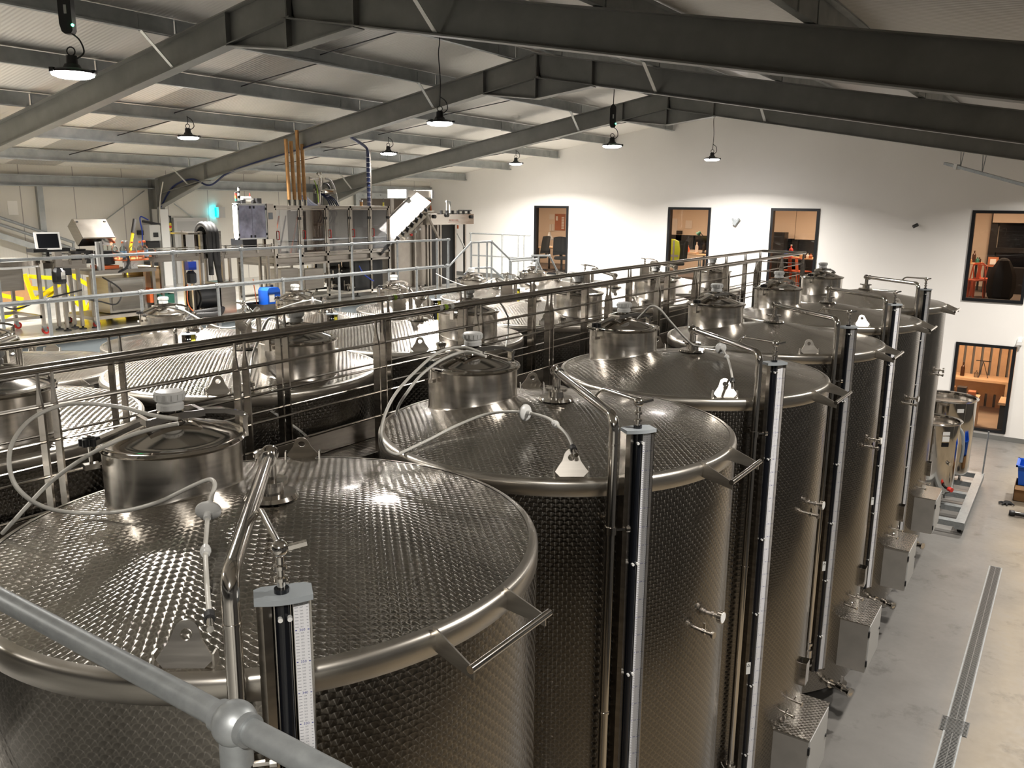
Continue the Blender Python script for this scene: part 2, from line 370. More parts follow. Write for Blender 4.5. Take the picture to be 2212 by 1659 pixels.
# left wall: lower cladding rail, door, dark roller opening
struct(MB().box((XL, 10.06, MZ), (XL+.05, 10.82, 4.74)), 'door_1', 'grey_door')
m = MB()
m.box((XL, 9.98, MZ), (XL+.07, 10.06, 4.82)).box((XL, 10.82, MZ), (XL+.07, 10.90, 4.82)).box((XL, 10.06, 4.74), (XL+.07, 10.82, 4.82))
struct(m, 'trim_2', 'cabinet_grey')
struct(MB().box((XL, 16.2, MZ), (XL+.05, 19.48, 5.33)), 'door_2', 'dark_clad')
m = MB().box((XL, 16.0, 5.33), (XL+.09, 19.48, 5.53)).box((XL, 16.0, MZ), (XL+.09, 16.2, 5.33))
for k in range(9): m.cyl((XL+.09, 16.3+.38*k, 5.43), (XL+.105, 16.3+.38*k, 5.43), .022, 8)
struct(m, 'trim_3', 'purlin_steel')
# windows: black frame with a pane each; the third has a mullion behind the blinds, built in the office
for i, (a, b, z0, z1) in enumerate(WIN):
    f = .065; m = MB(); y0, y1 = YB-.03, YB+.14
    m.box((a, y0, z0), (a+f, y1, z1)).box((b-f, y0, z0), (b, y1, z1)).box((a+f, y0, z0), (b-f, y1, z0+f)).box((a+f, y0, z1-f), (b-f, y1, z1))
    fr = struct(m, 'window_%d' % (i+1), 'black_frame')
    MB().box((a+f, YB+.05, z0+f), (b-f, YB+.062, z1-f)).build('pane', 'pane_glass', fr)

# ================================================================ steel frames
def ibeam(m, p0, p1, depth, fw_=.17, tf=.014, tw=.012):
    # p0,p1: ends of the TOP edge, in the frame's x-z plane
    p0, p1 = Vector(p0), Vector(p1); d = (p1-p0).normalized(); n = Vector((0, 1, 0)).cross(d)
    if n.z > 0: n = -n
    for off, t in ((tf/2, tf), (depth-tf/2, tf)):
        c = (p0+p1)/2 + n*off; m.obox(c, (p1-p0)/2, (0, fw_/2, 0), n*t/2)
    c = (p0+p1)/2 + n*depth/2; m.obox(c, (p1-p0)/2, (0, tw/2, 0), n*(depth/2-tf))
FRAME_Y = (4.51, 9.51, 14.51); nth = ('nearest the camera', 'in the middle of the hall', 'farthest away, before the white gable wall')
DEP = .36
PUR_OFF = (.42, 2.05, 3.82, 5.58, 7.28, 8.95)
for k, y in enumerate(FRAME_Y):
    t = thing('portal_frame', 'dark galvanised steel roof frame '+nth[k], 'steel frame', (XA, y, 0), 'roof frames of the hall')
    for sgn, nm in ((-1, 'rafter'), (1, 'rafter')):
        xe = XL+.3 if sgn < 0 else XR-.3
        m = MB(); ibeam(m, (XA, y, ztop(XA)), (xe, y, ztop(xe)), DEP)
        for xs in (XA+sgn*1.0, XA+sgn*.02): m.box((xs-.006, y-.08, ztop(xs)-DEP+.01), (xs+.006, y+.08, ztop(xs)-.01))
        # haunch at the eaves
        xh = xe - sgn*1.75
        zb0 = ztop(xh)-DEP; zb1 = 5.06
        m.prism([(xh, zb0), (xe, ztop(xe)-DEP), (xe, zb1)], (0, y-.006, 0), (1, 0, 0), (0, 0, 1), (0, .012, 0))
        m.bar((xh, y, zb0-.01), (xe, y, zb1), .17, .02)
        m.box((xh-.006, y-.08, zb0), (xh+.006, y+.08, zb0+DEP-.02))
        m.build(nm, 'frame_steel', t)
        m = MB(); a, b = (XL+.02, XL+.32) if sgn < 0 else (XR-.32, XR-.02); zc = FZ if sgn < 0 else 0
        m.box((a, y-.1, zc), (a+.016, y+.1, ztop(xe)-.02)).box((b-.016, y-.1, zc), (b, y+.1, ztop(xe)-.02)).box((a, y-.006, zc), (b, y+.006, ztop(xe)-.02))
        m.build('column', 'frame_steel', t)
    m = MB()   # apex haunch
    zc = 6.83; zs = ztop(XA+1)-DEP
    m.prism([(XA-1, zs), (XA, zc), (XA+1, zs), (XA, ztop(XA)-DEP)], (0, y-.006, 0), (1, 0, 0), (0, 0, 1), (0, .012, 0))
    m.bar((XA-1, y, zs-.01), (XA, y, zc), .17, .014); m.bar((XA, y, zc), (XA+1, y, zs-.01), .17, .014)
    m.box((XA-.014, y-.085, zc), (XA+.014, y+.085, ztop(XA)))
    m.build('apex_haunch', 'frame_steel', t)
    for sgn in (-1, 1):
        for off in (2.05, 8.95) if sgn < 0 else (2.05,):
            x = XA+sgn*off; zb = ztop(x)-DEP
            MB().bar((x, y-.06, zb+.02), (x-sgn*.02, y-.48, ztop(x)+.03), .05, .008).build('fly_brace', 'brace_steel', t)
# purlins: one steel member per bay and line
BAYS = ((-.49, 4.51), (4.51, 9.51), (9.51, 14.51), (14.51, 19.49))
bay_nm = ('before the first roof frame', 'between first and second roof frames', 'between second and third roof frames', 'against the gable wall')
row_nm = ('first', 'second', 'third', 'fourth', 'fifth', 'sixth')
def zed(m, x, y0, y1, sgn):
    z = ztop(x)+.016; s = sgn
    m.box((x-.004, y0, z), (x+.004, y1, z+.20)).box((x, y0, z), (x+s*.065, y1, z+.006)).box((x-s*.065, y0, z+.194), (x, y1, z+.20))
    m.box((x+s*.059, y0, z+.006), (x+s*.065, y1, z+.022))
pur_n = [0]
for b, (y0, y1) in enumerate(BAYS):
    for sgn in (-1, 1):
        for k, off in enumerate(PUR_OFF):
            x = XA+sgn*off
            if sgn > 0 and (k > 4 or b == 3 and k > 3): continue
            if b == 0 and sgn > 0 and k > 3: continue
            m = MB(); zed(m, x, y0+.012, y1-.012, -sgn)
            for ye in (y0+.25, y1-.25): m.box((x-.012, ye-.23, ztop(x)+.01), (x+.012, ye+.23, ztop(x)+.19))
            o = m.build('purlin', 'purlin_steel', None)
            side = 'left' if sgn < 0 else 'right'
            tag(o, '%s roof purlin below the ridge, %s slope, %s' % (row_nm[k], side, bay_nm[b]), 'purlin', 'roof purlins')
for b, y in enumerate((7.0, 12.0, 17.0)):
    m = MB()
    for i in range(len(PUR_OFF)-1):
        x0, x1 = XA-PUR_OFF[i], XA-PUR_OFF[i+1]
        m.tube([(x0-.01, y-.12+.0, ztop(x0)+.04), (x1+.01, y-.12, ztop(x1)+.15)], .009, 6)
    o = m.build('sag_rod', 'black_plastic', None)
    tag(o, ('thin dark tie rod crossing the left purlins of the bay behind the first roof frame', 'thin dark tie rod crossing the left purlins behind the second roof frame', 'thin dark tie rod crossing the left purlins nearest the gable wall')[b], 'tie rod', 'tie rods between purlins')
m = MB().box((XL+.02, -.49, 5.49), (XL+.035, 19.48, 5.70)).box((XL+.02, -.49, 5.47), (XL+.15, 19.48, 5.49)).box((XL+.02, -.49, 5.68), (XL+.10, 19.48, 5.70))
tag(m.build('eaves_beam', 'purlin_steel', None), 'long galvanised eaves beam along the top of the left wall', 'beam')

# ================================================================ high bay lamps
def lamp(kind):
    t = thing('high_bay_lamp', '', 'lamp', (0, 0, 0), 'high bay lamps of the hall', world=False)
    m = MB().lathe([(0, .06), (.06, .06), (.075, .03), (.16, .014), (.182, .0), (.182, -.014), (.170, -.016)], 40)
    for k in range(3): a = 2*pi*k/3; m.box((.185*cos(a)-.018, .185*sin(a)-.018, -.022), (.185*cos(a)+.018, .185*sin(a)+.018, .014))
    m.build('housing', 'black_plastic', t)
    MB().lathe([(.171, -.012), (.165, -.032), (.12, -.050), (0, -.056)], 40).build('lens', 'lamp_lens', t)
    MB().lathe([(0, .13), (.045, .13), (.05, .06), (0, .06)], 20).build('driver', 'black_plastic', t)
    ring = [(.035*cos(2*pi*k/14), 0, .165+.035*sin(2*pi*k/14)) for k in range(14)]
    MB().tube(ring, .006, 6, closed=True).build('hook', 'black_plastic', t)
    c = MB()
    if kind == 'long': c.tube(bez([(0, 0, .2), (.012, 0, .5), (-.01, 0, .85), (.004, 0, 1.0), (0, 0, 1.2)]), .007, 6)
    elif kind == 'short': c.tube(bez([(0, 0, .2), (.01, 0, .26), (0, 0, .33)]), .006, 6)
    else: c.tube(bez([(0, 0, 1.23), (.006, 0, 1.0), (0, 0, .70)]), .008, 6)
    c.tube(bez([(.03, 0, .10), (.10, .02, .16), (.08, .0, .26), (.0, 0, .32)]), .007, 6)
    c.build('cable', 'black_plastic', t)
    if kind == 'box':
        p = MB().prism([(-.045, .02), (-.02, .0), (.03, .0), (.05, .03), (.05, .36), (.0, .42), (-.03, .40), (-.06, .34), (-.06, .08)], (0, -.035, .30), (1, 0, 0), (0, 0, 1), (0, .07, 0)).build('emergency_pack', 'black_plastic', t)
        MB().box((-.01, -.038, .46), (.012, -.03, .53)).build('indicator_window', 'cabinet_grey', p)
    return t
LP = {'box': lamp('box'), 'short': lamp('short'), 'long': lamp('long')}
used = set()
for (x, y, kind, lb) in ((-4.75, 2, 'box', 'round high bay lamp under a black emergency pack with green light, nearest the camera'),
        (-10.2, 7, 'short', 'round high bay lamp close under the left roof slope, before the second roof frame'),
        (-4.75, 7, 'long', 'round high bay lamp on a long cable, between first and second roof frames'),
        (-10.2, 12, 'short', 'round high bay lamp under the left roof slope, above the filling machine'),
        (-10.2, 17, 'short', 'small distant high bay lamp under the left roof slope, nearest the gable wall'),
        (-4.75, 12, 'box', 'round high bay lamp under a black emergency pack, before the third roof frame'),
        (-4.75, 17, 'long', 'round high bay lamp on a long cable in front of the white gable wall')):
    r = LP[kind] if kind not in used else dup(LP[kind], (0, 0, 0))
    used.add(kind); r.location = (x, y, LAMP_Z); r.rotation_euler = (0, 0, radians(34)); r['label'] = lb
    if y == 2:
        pk = [c for c in r.children if c.name.startswith('emergency_pack')][0]
        o = MB().sphere((.05, -.03, .37), .012, 10, 6).build('status_light', 'led_green', pk)

# ================================================================ tanks
R, ZR, ZAP = 1.1, 3.85, 4.03
def zc(r): return ZR + (ZAP-ZR)*(1-r/R)
def radial(phi): a = radians(phi); return Vector((cos(a), sin(a), 0)), Vector((-sin(a), cos(a), 0))
GP = -38.5
def marks(strip_o, ux, full):
    mk, mb_ = MB(), MB()
    for c in range(60, 371):
        z = .41 + c/100
        if c % 10: mk.obox(strip_o+ux*-.014+Vector((0, 0, z)), ux*.005, ux.cross(Vector((0, 0, 1)))*.0003, (0, 0, .0005)); mk.obox(strip_o+ux*.016+Vector((0, 0, z)), ux*.0025, ux.cross(Vector((0, 0, 1)))*.0003, (0, 0, .0005))
        else: mb_.obox(strip_o+ux*-.017+Vector((0, 0, z)), ux*.0025, ux.cross(Vector((0, 0, 1)))*.0003, (0, 0, .0012)); mb_.obox(strip_o+ux*.0175+Vector((0, 0, z)), ux*.0025, ux.cross(Vector((0, 0, 1)))*.0003, (0, 0, .0012))
        if c % 10 == 0: put_text(mb_, str(c), strip_o+Vector((0, 0, z)), ux, (0, 0, 1), .0115)
        elif full and c > 300: put_text(mk, str(c), strip_o+Vector((0, 0, z)), ux, (0, 0, 1), .0065)
    return mk, mb_
def make_tank(nk, side_items, strip_mat, zlow, full=False, lidrot=75, top='steel_scale_top'):
    t = thing('storage_tank', '', 'tank', (0, 0, 0), 'steel storage tanks', world=False)
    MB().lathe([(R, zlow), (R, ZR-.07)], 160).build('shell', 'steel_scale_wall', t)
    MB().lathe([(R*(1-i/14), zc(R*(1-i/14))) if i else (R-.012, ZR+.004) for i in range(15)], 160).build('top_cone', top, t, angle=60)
    MB().lathe([(R, ZR-.082), (R+.004, ZR-.078), (R+.005, ZR-.022), (R+.0035, ZR-.012), (R-.001, ZR-.002), (R-.009, ZR+.004), (R-.02, ZR+.007), (R-.034, ZR+.009)], 160).build('rim_band', 'rim_steel', t, angle=70)
    if zlow < .5:
        MB().lathe([(R-.001, zlow+.01), (R-.02, zlow-.02), (.12, .17), (.1, .1), (0, .1)], 96).build('base_cone', 'steel_satin', t)
        for a in (-60, 15, 105, 195):
            u, v = radial(a); MB().cyl(u*1.0+Vector((0, 0, .012)), u*1.0+Vector((0, 0, zlow+.02)), .035, 16).lathe([(0, 0), (.07, 0), (.07, .012), (0, .012)], 16, u*1.0).build('leg', 'steel_satin', t)
    # manway neck, lid and its fittings
    n = 96; rn = .295; vs_, fs_ = [], []
    for k in range(n):
        a = 2*pi*k/n; px, py = nk[0]+rn*cos(a), nk[1]+rn*sin(a); zb = zc(min(R, sqrt(px*px+py*py)))-.01
        vs_ += [(nk[0]+(rn+.012)*cos(a), nk[1]+(rn+.012)*sin(a), zb), (px, py, zb+.022), (px, py, 4.145), (nk[0]+(rn+.008)*cos(a), nk[1]+(rn+.008)*sin(a), 4.15), (nk[0]+(rn-.01)*cos(a), nk[1]+(rn-.01)*sin(a), 4.155)]
    for k in range(n):
        for i in range(4): fs_.append((k*5+i, ((k+1) % n)*5+i, ((k+1) % n)*5+i+1, k*5+i+1))
    MB().add(vs_, fs_).build('manway_neck', 'neck_steel', t)
    c = (nk[0], nk[1], 0)
    lid = MB().lathe([(.300, 4.148), (.312, 4.152), (.318, 4.162), (.312, 4.172), (.298, 4.174), (.285, 4.171), (.25, 4.186), (.18, 4.212), (.10, 4.236), (.05, 4.245), (0, 4.246)], 96, c).build('manway_lid', 'steel_mirror', t, angle=50)
    MB().lathe([(.075, 4.236), (.072, 4.248), (.045, 4.252), (.042, 4.268), (.056, 4.274), (.056, 4.285), (.04, 4.288), (.04, 4.302), (0, 4.302)], 32, c).build('ferrule', 'chrome', lid)
    m = MB().lathe([(.05, 4.295), (.058, 4.298), (.058, 4.322), (.052, 4.326), (.052, 4.334)], 32, c)
    prof = [(.052, 4.334), (.062, 4.338), (.064, 4.345), (.064, 4.372), (.058, 4.380), (.03, 4.384), (0, 4.384)]
    m.lathe(prof, 32, c)
    for k in range(16):
        a = 2*pi*k/16; m.obox((nk[0]+.064*cos(a), nk[1]+.064*sin(a), 4.358), (.004*cos(a), .004*sin(a), 0), (-.003*sin(a), .003*cos(a), 0), (0, 0, .012))
    m.build('vent_cap', 'white_plastic', lid)
    ca, sa = cos(radians(lidrot)), sin(radians(lidrot)); d = Vector((ca, sa, 0)); e = Vector((-sa, ca, 0)); C0 = Vector(c)
    pr = [(-.33, 4.20), (-.24, 4.225), (-.12, 4.262), (0, 4.275), (.12, 4.272), (.24, 4.255), (.33, 4.225)]
    m = MB()
    for (a, z0), (b, z1) in zip(pr, pr[1:]): 
        if a == -.12 or b > .01 and a < .01: 
            for sg in (-1, 1): m.bar(C0+d*a+e*.062*sg+Vector((0, 0, z0)), C0+d*b+e*.062*sg+Vector((0, 0, z1)), .012, .03)
        else: m.bar(C0+d*a+Vector((0, 0, z0)), C0+d*b+Vector((0, 0, z1)), .05, .022)
    m.obox(C0+d*-.12+Vector((0, 0, 4.262)), d*.01, e*.066, (0, 0, .015)); m.obox(C0+d*.12+Vector((0, 0, 4.272)), d*.01, e*.066, (0, 0, .015))
    m.build('lid_arm', 'chrome', lid)
    m = MB(); k0 = C0+d*-.345
    m.cyl(k0+Vector((0, 0, 4.09)), k0+Vector((0, 0, 4.235)), .008, 10).obox(k0+Vector((0, 0, 4.10)), d*.03, e*.018, (0, 0, .012))
    m.build('swing_bolt', 'chrome', lid)
    m = MB().lathe([(0, 4.188), (.024, 4.19), (.028, 4.2), (.028, 4.222), (.02, 4.228), (0, 4.228)], 16, k0)
    for k in range(6):
        a = 2*pi*k/6; m.cyl(k0+Vector((.03*cos(a), .03*sin(a), 4.192)), k0+Vector((.03*cos(a), .03*sin(a), 4.224)), .012, 10)
    m.build('wing_knob', 'black_plastic', lid)
    m = MB(); h0 = C0+d*.335
    m.obox(h0+Vector((0, 0, 4.17)), d*.012, e*.02, (0, 0, .055)).cyl(h0-e*.032+Vector((0, 0, 4.215)), h0+e*.032+Vector((0, 0, 4.215)), .011, 12)
    m.build('hinge', 'chrome', lid)
    # centre flange and vent pipe
    MB().lathe([(.11, ZAP-.012), (.10, ZAP+.003), (.052, ZAP+.004), (.05, ZAP+.04), (.068, ZAP+.046), (.068, ZAP+.062), (.03, ZAP+.064), (0, ZAP+.064)], 32).build('centre_flange', 'chrome', t)
    MB().bar((-.09, .02, ZAP+.055), (.075, -.02, ZAP+.055), .018, .014).build('clamp_lever', 'chrome', t)
    px, py = .83, -.84
    pp = bend([(0, 0, ZAP+.055), (0, 0, 4.195), (px, py, 4.205), (px, py, .98)], .075, 7)
    vp = MB().tube(pp, .0255, 20).build('vent_pipe', 'chrome', t, angle=60)
    dq = Vector((px, py, 0)).normalized()
    for a_, b_, r_ in ((Vector((0, 0, 4.195))-dq*.03, Vector((0, 0, 4.195))-dq*.015, .036), (dq*.055+Vector((0, 0, 4.195)), dq*.07+Vector((0, 0, 4.195)), .034), ((px, py, 2.6), (px, py, 2.612), .03), ((px, py, 4.06), (px, py, 4.07), .028)):
        MB().cyl(a_, b_, r_, 20).build('pipe_collar', 'chrome', vp)
    u, v = radial(-45.3); m = MB()
    m.bar(u*1.09+Vector((0, 0, 3.62)), u*1.2+Vector((0, 0, 3.62)), .02, .03); m.cyl((px, py, 3.60), (px, py, 3.64), .033, 16); m.bar(Vector((px, py, 3.62))+v*.02, Vector((px, py, 3.62))+v*.09, .012, .012); m.cyl(Vector((px, py, 3.62))+v*.08, Vector((px, py, 3.62))+v*.10, .018, 10)
    m.build('pipe_clamp', 'chrome', t)
    if zlow < .5:
        m = MB().cyl((px, py, .72), (px, py, .98), .028, 16).cyl((px, py, .80), (px, py, .88), .045, 20).cyl((px, py, .93), (px, py, .955), .042, 20).cyl((px, py, .71), (px, py, .735), .05, 20)
        m.bar(Vector((px, py, .84)), Vector((px, py, .84))+Vector((-.06, -.03, .11)), .02, .008)
        m.build('pipe_valve', 'chrome', t)
    # level gauge: channel, tube, printed scale
    u, v = radial(GP); g0 = u*1.14; zt, zb = 4.115, .62
    prof = [(-.075, -.03), (.074, -.03), (.074, .046), (.070, .046), (.070, .012), (.024, .012), (.020, -.012), (-.028, -.012), (-.034, .034), (-.058, .052), (-.075, .035)]
    ch = MB().prism(prof, g0+Vector((0, 0, zb)), v, u, (0, 0, zt-zb)).build('level_gauge', 'steel_brushed', t)
    MB().tube([g0+v*-.004+u*.014+Vector((0, 0, zb-.01)), g0+v*-.004+u*.014+Vector((0, 0, zt+.03))], .021, 20).build('sight_tube', 'screen_dark', ch)
    so = g0+v*.047+u*.0185
    MB().prism([(-.0215, -.006), (.0215, -.006), (.0215, 0), (-.0215, 0)], so+Vector((0, 0, zb)), v, u, (0, 0, zt-zb-.003)).build('scale_strip', strip_mat, ch)
    mk, mb_ = marks(so+u*.0008, v, full)
    mk.build('scale_ticks', 'ink_grey', ch, smooth=False); mb_.build('scale_numbers', 'ink_blue', ch, smooth=False)
    cap = []
    for k in range(25):
        a = -.080+.160*k/24; cap.append((a, .052+.014*cos(pi*a/.16)))
    cap += [(.080, -.02), (.06, -.034), (-.06, -.034), (-.080, -.02)]
    MB().prism(cap, g0+Vector((0, 0, zt)), v, u, (0, 0, .017)).build('gauge_cap', 'grey_plastic', ch, angle=50)
    m = MB()
    for z in (4.06, 3.42, 2.80, 2.2, 1.6, 1.0):
        for q in (-.012, .014): m.cyl(g0+v*q+u*.03+Vector((0, 0, z)), g0+v*q+u*.046+Vector((0, 0, z)), .007, 10)
    m.build('clip', 'white_plastic', ch)
    wl = MB().prism([(-.018, 0), (.018, 0), (.018, .095), (-.018, .095)], g0+v*-.0555+u*.0505+Vector((0, 0, 1.72)), v, (0, 0, 1), u*.004).build('warning_label', 'white_paint', ch)
    # head of the gauge: valve and pipe back to the vent pipe
    q0 = g0+v*-.004+u*.014
    m = MB().cyl(q0+Vector((0, 0, zt+.005)), q0+Vector((0, 0, 4.17)), .012, 12)
    m.lathe([(0, 4.165), (.02, 4.168), (.02, 4.178), (.011, 4.182), (.011, 4.20), (.02, 4.204), (.02, 4.214), (.012, 4.218), (.012, 4.25)], 16, (q0.x, q0.y, 0))
    e0 = Vector((.56, -.567, 4.203)); e1 = q0+Vector((0, 0, 4.272)); e2 = e0+(e1-e0)*.12+Vector((0, 0, .03))
    m.tube(bend([e0, (e0.x+.05, e0.y+.02, 4.262), e1, q0+Vector((0, 0, 4.24))], .03), .0105, 12)
    m.sphere(q0+Vector((0, 0, 4.262)), .026, 14, 8)
    m.bar(q0+v*.02+Vector((0, 0, 4.262)), q0+v*.075+Vector((0, 0, 4.272)), .018, .012)
    m.build('gauge_head', 'chrome', t)
    # ladder bar under the rim
    for a, d_ in ((-13.0, 1), (6.5, -1)):
        u, v = radial(a); bar_end = Vector((1.252, -.28 if a < 0 else .14, 3.80))
        p0 = u*1.10; q = (bar_end-Vector((0, 0, 3.80)))-p0
        MB().prism([(-.05, 0), (1.0, -.028), (1.0, .012), (-.05, .085)], p0+Vector((0, 0, 3.755+.03)), q, (0, 0, 1), q.cross(Vector((0, 0, 1))).normalized()*.006).build('ladder_bracket', 'rim_steel', t)
    MB().cyl((1.248, -.30, 3.80), (1.252, .16, 3.80), .014, 16).build('ladder_bar', 'chrome', t)
    # lifting lugs
    for a in (-54.5, 131):
        u, v = radial(a); o = u*1.05+Vector((0, 0, ZR+.006)); W_ = (Vector((0, 0, 1))-u*.38).normalized(); poly = [(-.085, 0), (.085, 0), (.085, .05), (.05, .075)]
        poly += [(.038*cos(radians(b)), .105+.038*sin(radians(b))) for b in range(10, 171, 20)] + [(-.05, .075), (-.085, .05)]
        hole = [(.018*cos(radians(b)), .10+.018*sin(radians(b))) for b in range(0, 360, 20)]
        # plate with a hole: ring of quads between a resampled outline and the hole
        hc = Vector((0, .10)); out_ = []
        for b in range(0, 360, 20):
            dv = Vector((cos(radians(b)), sin(radians(b)))); best = None
            for i in range(len(poly)):
                p, q = Vector(poly[i]), Vector(poly[(i+1) % len(poly)]); ed = q-p; den = dv.x*ed.y-dv.y*ed.x
                if abs(den) < 1e-9: continue
                w_ = p-hc; tt = (w_.x*ed.y-w_.y*ed.x)/den; ss = (w_.x*dv.y-w_.y*dv.x)/den
                if tt > 0 and -1e-6 <= ss <= 1+1e-6 and (best is None or tt < best): best = tt
            out_.append(tuple(hc+dv*best))
        nn = 18; P = []
        for th in (0, .008):
            P += [o+v*a_+W_*b_-u*th for a_, b_ in out_] + [o+v*a_+W_*b_-u*th for a_, b_ in hole]
        F = []
        for i in range(nn):
            k_ = (i+1) % nn
            F += [(i, k_, nn+k_, nn+i), (2*nn+i, 3*nn+i, 3*nn+k_, 2*nn+k_), (i, 2*nn+i, 2*nn+k_, k_), (nn+i, nn+k_, 3*nn+k_, 3*nn+i)]
        m = MB().add(P, F)
        for sg in (-1, 1): m.prism([(0, 0), (.05, 0), (.035, .05), (0, .05)], o+v*.085*sg, -u, (0, 0, 1), v*.006*sg)
        m.build('lifting_lug', 'rim_steel', t)
    MB().lathe([(.045, zc(1.0)-.01), (.04, zc(1.0)+.03), (.05, zc(1.0)+.035), (.05, zc(1.0)+.06), (.03, zc(1.0)+.07), (0, zc(1.0)+.07)], 20, (-.78, .60, 0)).build('relief_plug', 'chrome', t)
    if side_items:
        u, v = radial(-4.8); z = Vector((0, 0, 2.93)); m = MB()
        m.cyl(u*1.09+z, u*1.17+z, .012, 12).cyl(u*1.12+z, u*1.135+z, .02, 12); m.build('thermowell', 'chrome', t)
        m = MB().cyl(u*1.165+z, u*1.19+z, .036, 28); th = m.build('thermometer', 'chrome', t)
        MB().cyl(u*1.189+z, u*1.192+z, .031, 28).build('dial', 'white_paint', th)
        u, v = radial(-11.5); z = Vector((0, 0, 2.885)); m = MB()
        m.cyl(u*1.09+z, u*1.21+z, .011, 12).cyl(u*1.20+z, u*1.215+z, .02, 14).cyl(u*1.14+z, u*1.16+z, .018, 12).bar(u*1.15+z, u*1.15+z+Vector((0, 0, .05)), .014, .008)
        m.build('sample_valve', 'chrome', t)
        u, v = radial(1); m = MB(); o = u*1.10+Vector((0, 0, 1.32))
        m.prism([(-.055, 0), (.055, 0), (.055, .2), (-.055, .2)], o+u*.05, v, (0, 0, 1), u*.003)
        for sg in (-1, 1): m.obox(o+v*.055*sg+u*.025+Vector((0, 0, .1)), v*.002, u*.026, (0, 0, .1))
        m.build('card_holder', 'steel_brushed', t)
        z0, z1, x0, x1, y0, y1 = .56, 1.085, .97, 1.30, -.40, .22
        cb = MB().box((x0, y0, z0), (x1, y1, z1)).build('control_cabinet', 'cabinet_steel', t)
        MB().box((x0, y0-.008, z1), (x1+.012, y1+.008, z1+.006)).build('cabinet_roof', 'steel_scale_top', cb)
        MB().box((x1, y0+.02, z0+.02), (x1+.012, y1-.02, z1-.02)).build('cabinet_door', 'cabinet_grey', cb)
        for zz in (z0+.1, z1-.1): MB().box((x1+.0, y0-.004, zz-.03), (x1+.016, y0+.02, zz+.03)).build('door_hinge', 'black_plastic', cb)
        MB().cyl((x1+.012, y1-.06, .82), (x1+.022, y1-.06, .82), .014, 12).build('door_lock', 'black_plastic', cb)
        for ph, zz in ((-16, 1.20), (-10, 1.26)):
            m = MB(); u, v = radial(ph); z = Vector((0, 0, zz)); m.cyl(u*1.09+z, u*1.2+z, .011, 12).cyl(u*1.19+z, u*1.205+z, .018, 12).bar(u*1.13+z, u*1.15+z+Vector((0, 0, .05)), .014, .008)
            m.build('drain_cock', 'chrome', t)
        u, v = radial(-29); z = Vector((0, 0, .46)); m = MB()
        m.cyl(u*.98+Vector((0, 0, .40)), u*1.42+z, .028, 16).cyl(u*1.14+Vector((0, 0, .42)), u*1.17+Vector((0, 0, .425)), .045, 20).cyl(u*1.40+z, u*1.42+z, .046, 20).cyl(u*1.26+z, u*1.33+z, .04, 16)
        m.bar(u*1.29+z, u*1.31+v*-.01+z+Vector((0, 0, .13)), .02, .01)
        m.build('outlet_valve', 'chrome', t)
        u, v = radial(28); z = Vector((0, 0, .46)); m = MB()
        m.cyl(u*.98+Vector((0, 0, .40)), u*1.36+z, .026, 16).cyl(u*1.34+z, u*1.36+z, .044, 20).cyl(u*1.2+z, u*1.27+z, .038, 16).bar(u*1.23+z, u*1.25+z+Vector((0, 0, .12)), .02, .01)
        m.build('racking_valve', 'chrome', t)
        # triangle on the warning label
        uu, vv = radial(GP); o = uu*1.14+vv*-.0555+uu*.0552+Vector((0, 0, 1.785))
        put = MB().prism([(-.014, -.002), (.014, -.002), (0, .022)], o, vv, (0, 0, 1), uu*.0004)
        put.build('warning_triangle', 'ink_black', ch)
        MB().prism([(-.0075, .0015), (.0075, .0015), (0, .0145)], o+uu*.0006, vv, (0, 0, 1), uu*.0004).build('triangle_field', 'white_paint', ch)
    return t
TA = make_tank((-.645, -.005), True, 'scale_white', .34, True)
TB = make_tank((-.655, .012), False, 'scale_white', .34, False, 100)
TC = make_tank((-.62, 0), False, 'scale_yellow', .75, False, 90)
ya = [0, 2.215, 4.43, 6.68, 8.943, 11.18]
la = ['scale patterned steel tank nearest the camera, behind the galvanised foreground rail', 'second scale patterned steel tank in the right row, hose arching across its top',
      'third steel tank in the right row, counting from the camera', 'fourth steel tank in the right row, counting from the camera', 'fifth steel tank in the right row, last but one from the white wall',
      'last steel tank of the right row, standing before the white wall']
for i, y in enumerate(ya):
    r = TA if i == 0 else dup(TA, (0, 0, 0))
    r.location = (-.04 if i == 0 else 0, y, 0); r['label'] = la[i]
yb = [.05, 2.28, 4.51, 6.74, 8.97, 11.2]
lb = ['middle row steel tank at the left picture edge, beyond the handrails', 'middle row steel tank with bright glare, second along the walkway', 'third middle row steel tank along the far side of the walkway',
      'fourth middle row steel tank along the far side of the walkway', 'fifth middle row steel tank along the far side of the walkway', 'last middle row steel tank, at the end of the walkway by the gable wall']
for i, y in enumerate(yb):
    r = TB if i == 0 else dup(TB, (0, 0, 0))
    r.location = (-3.06, y, 0); r.rotation_euler = (0, 0, pi); r['label'] = lb[i]
yc = [2.12, 4.36, 6.60, 8.84, 11.1, 13.35]
lc = ['lower back row steel tank at the left picture edge, below the bottling line', 'lower back row steel tank below the orange bottle table', 'lower back row steel tank below the blue canister and filling machine',
      'lower back row steel tank below the middle of the filling machine', 'lower back row steel tank below the inclined conveyor', 'last lower back row steel tank, before the leftmost gable window']
for i, y in enumerate(yc):
    r = TC if i == 0 else dup(TC, (0, 0, 0))
    r.location = (-6.66, y, -.4); r['label'] = lc[i]
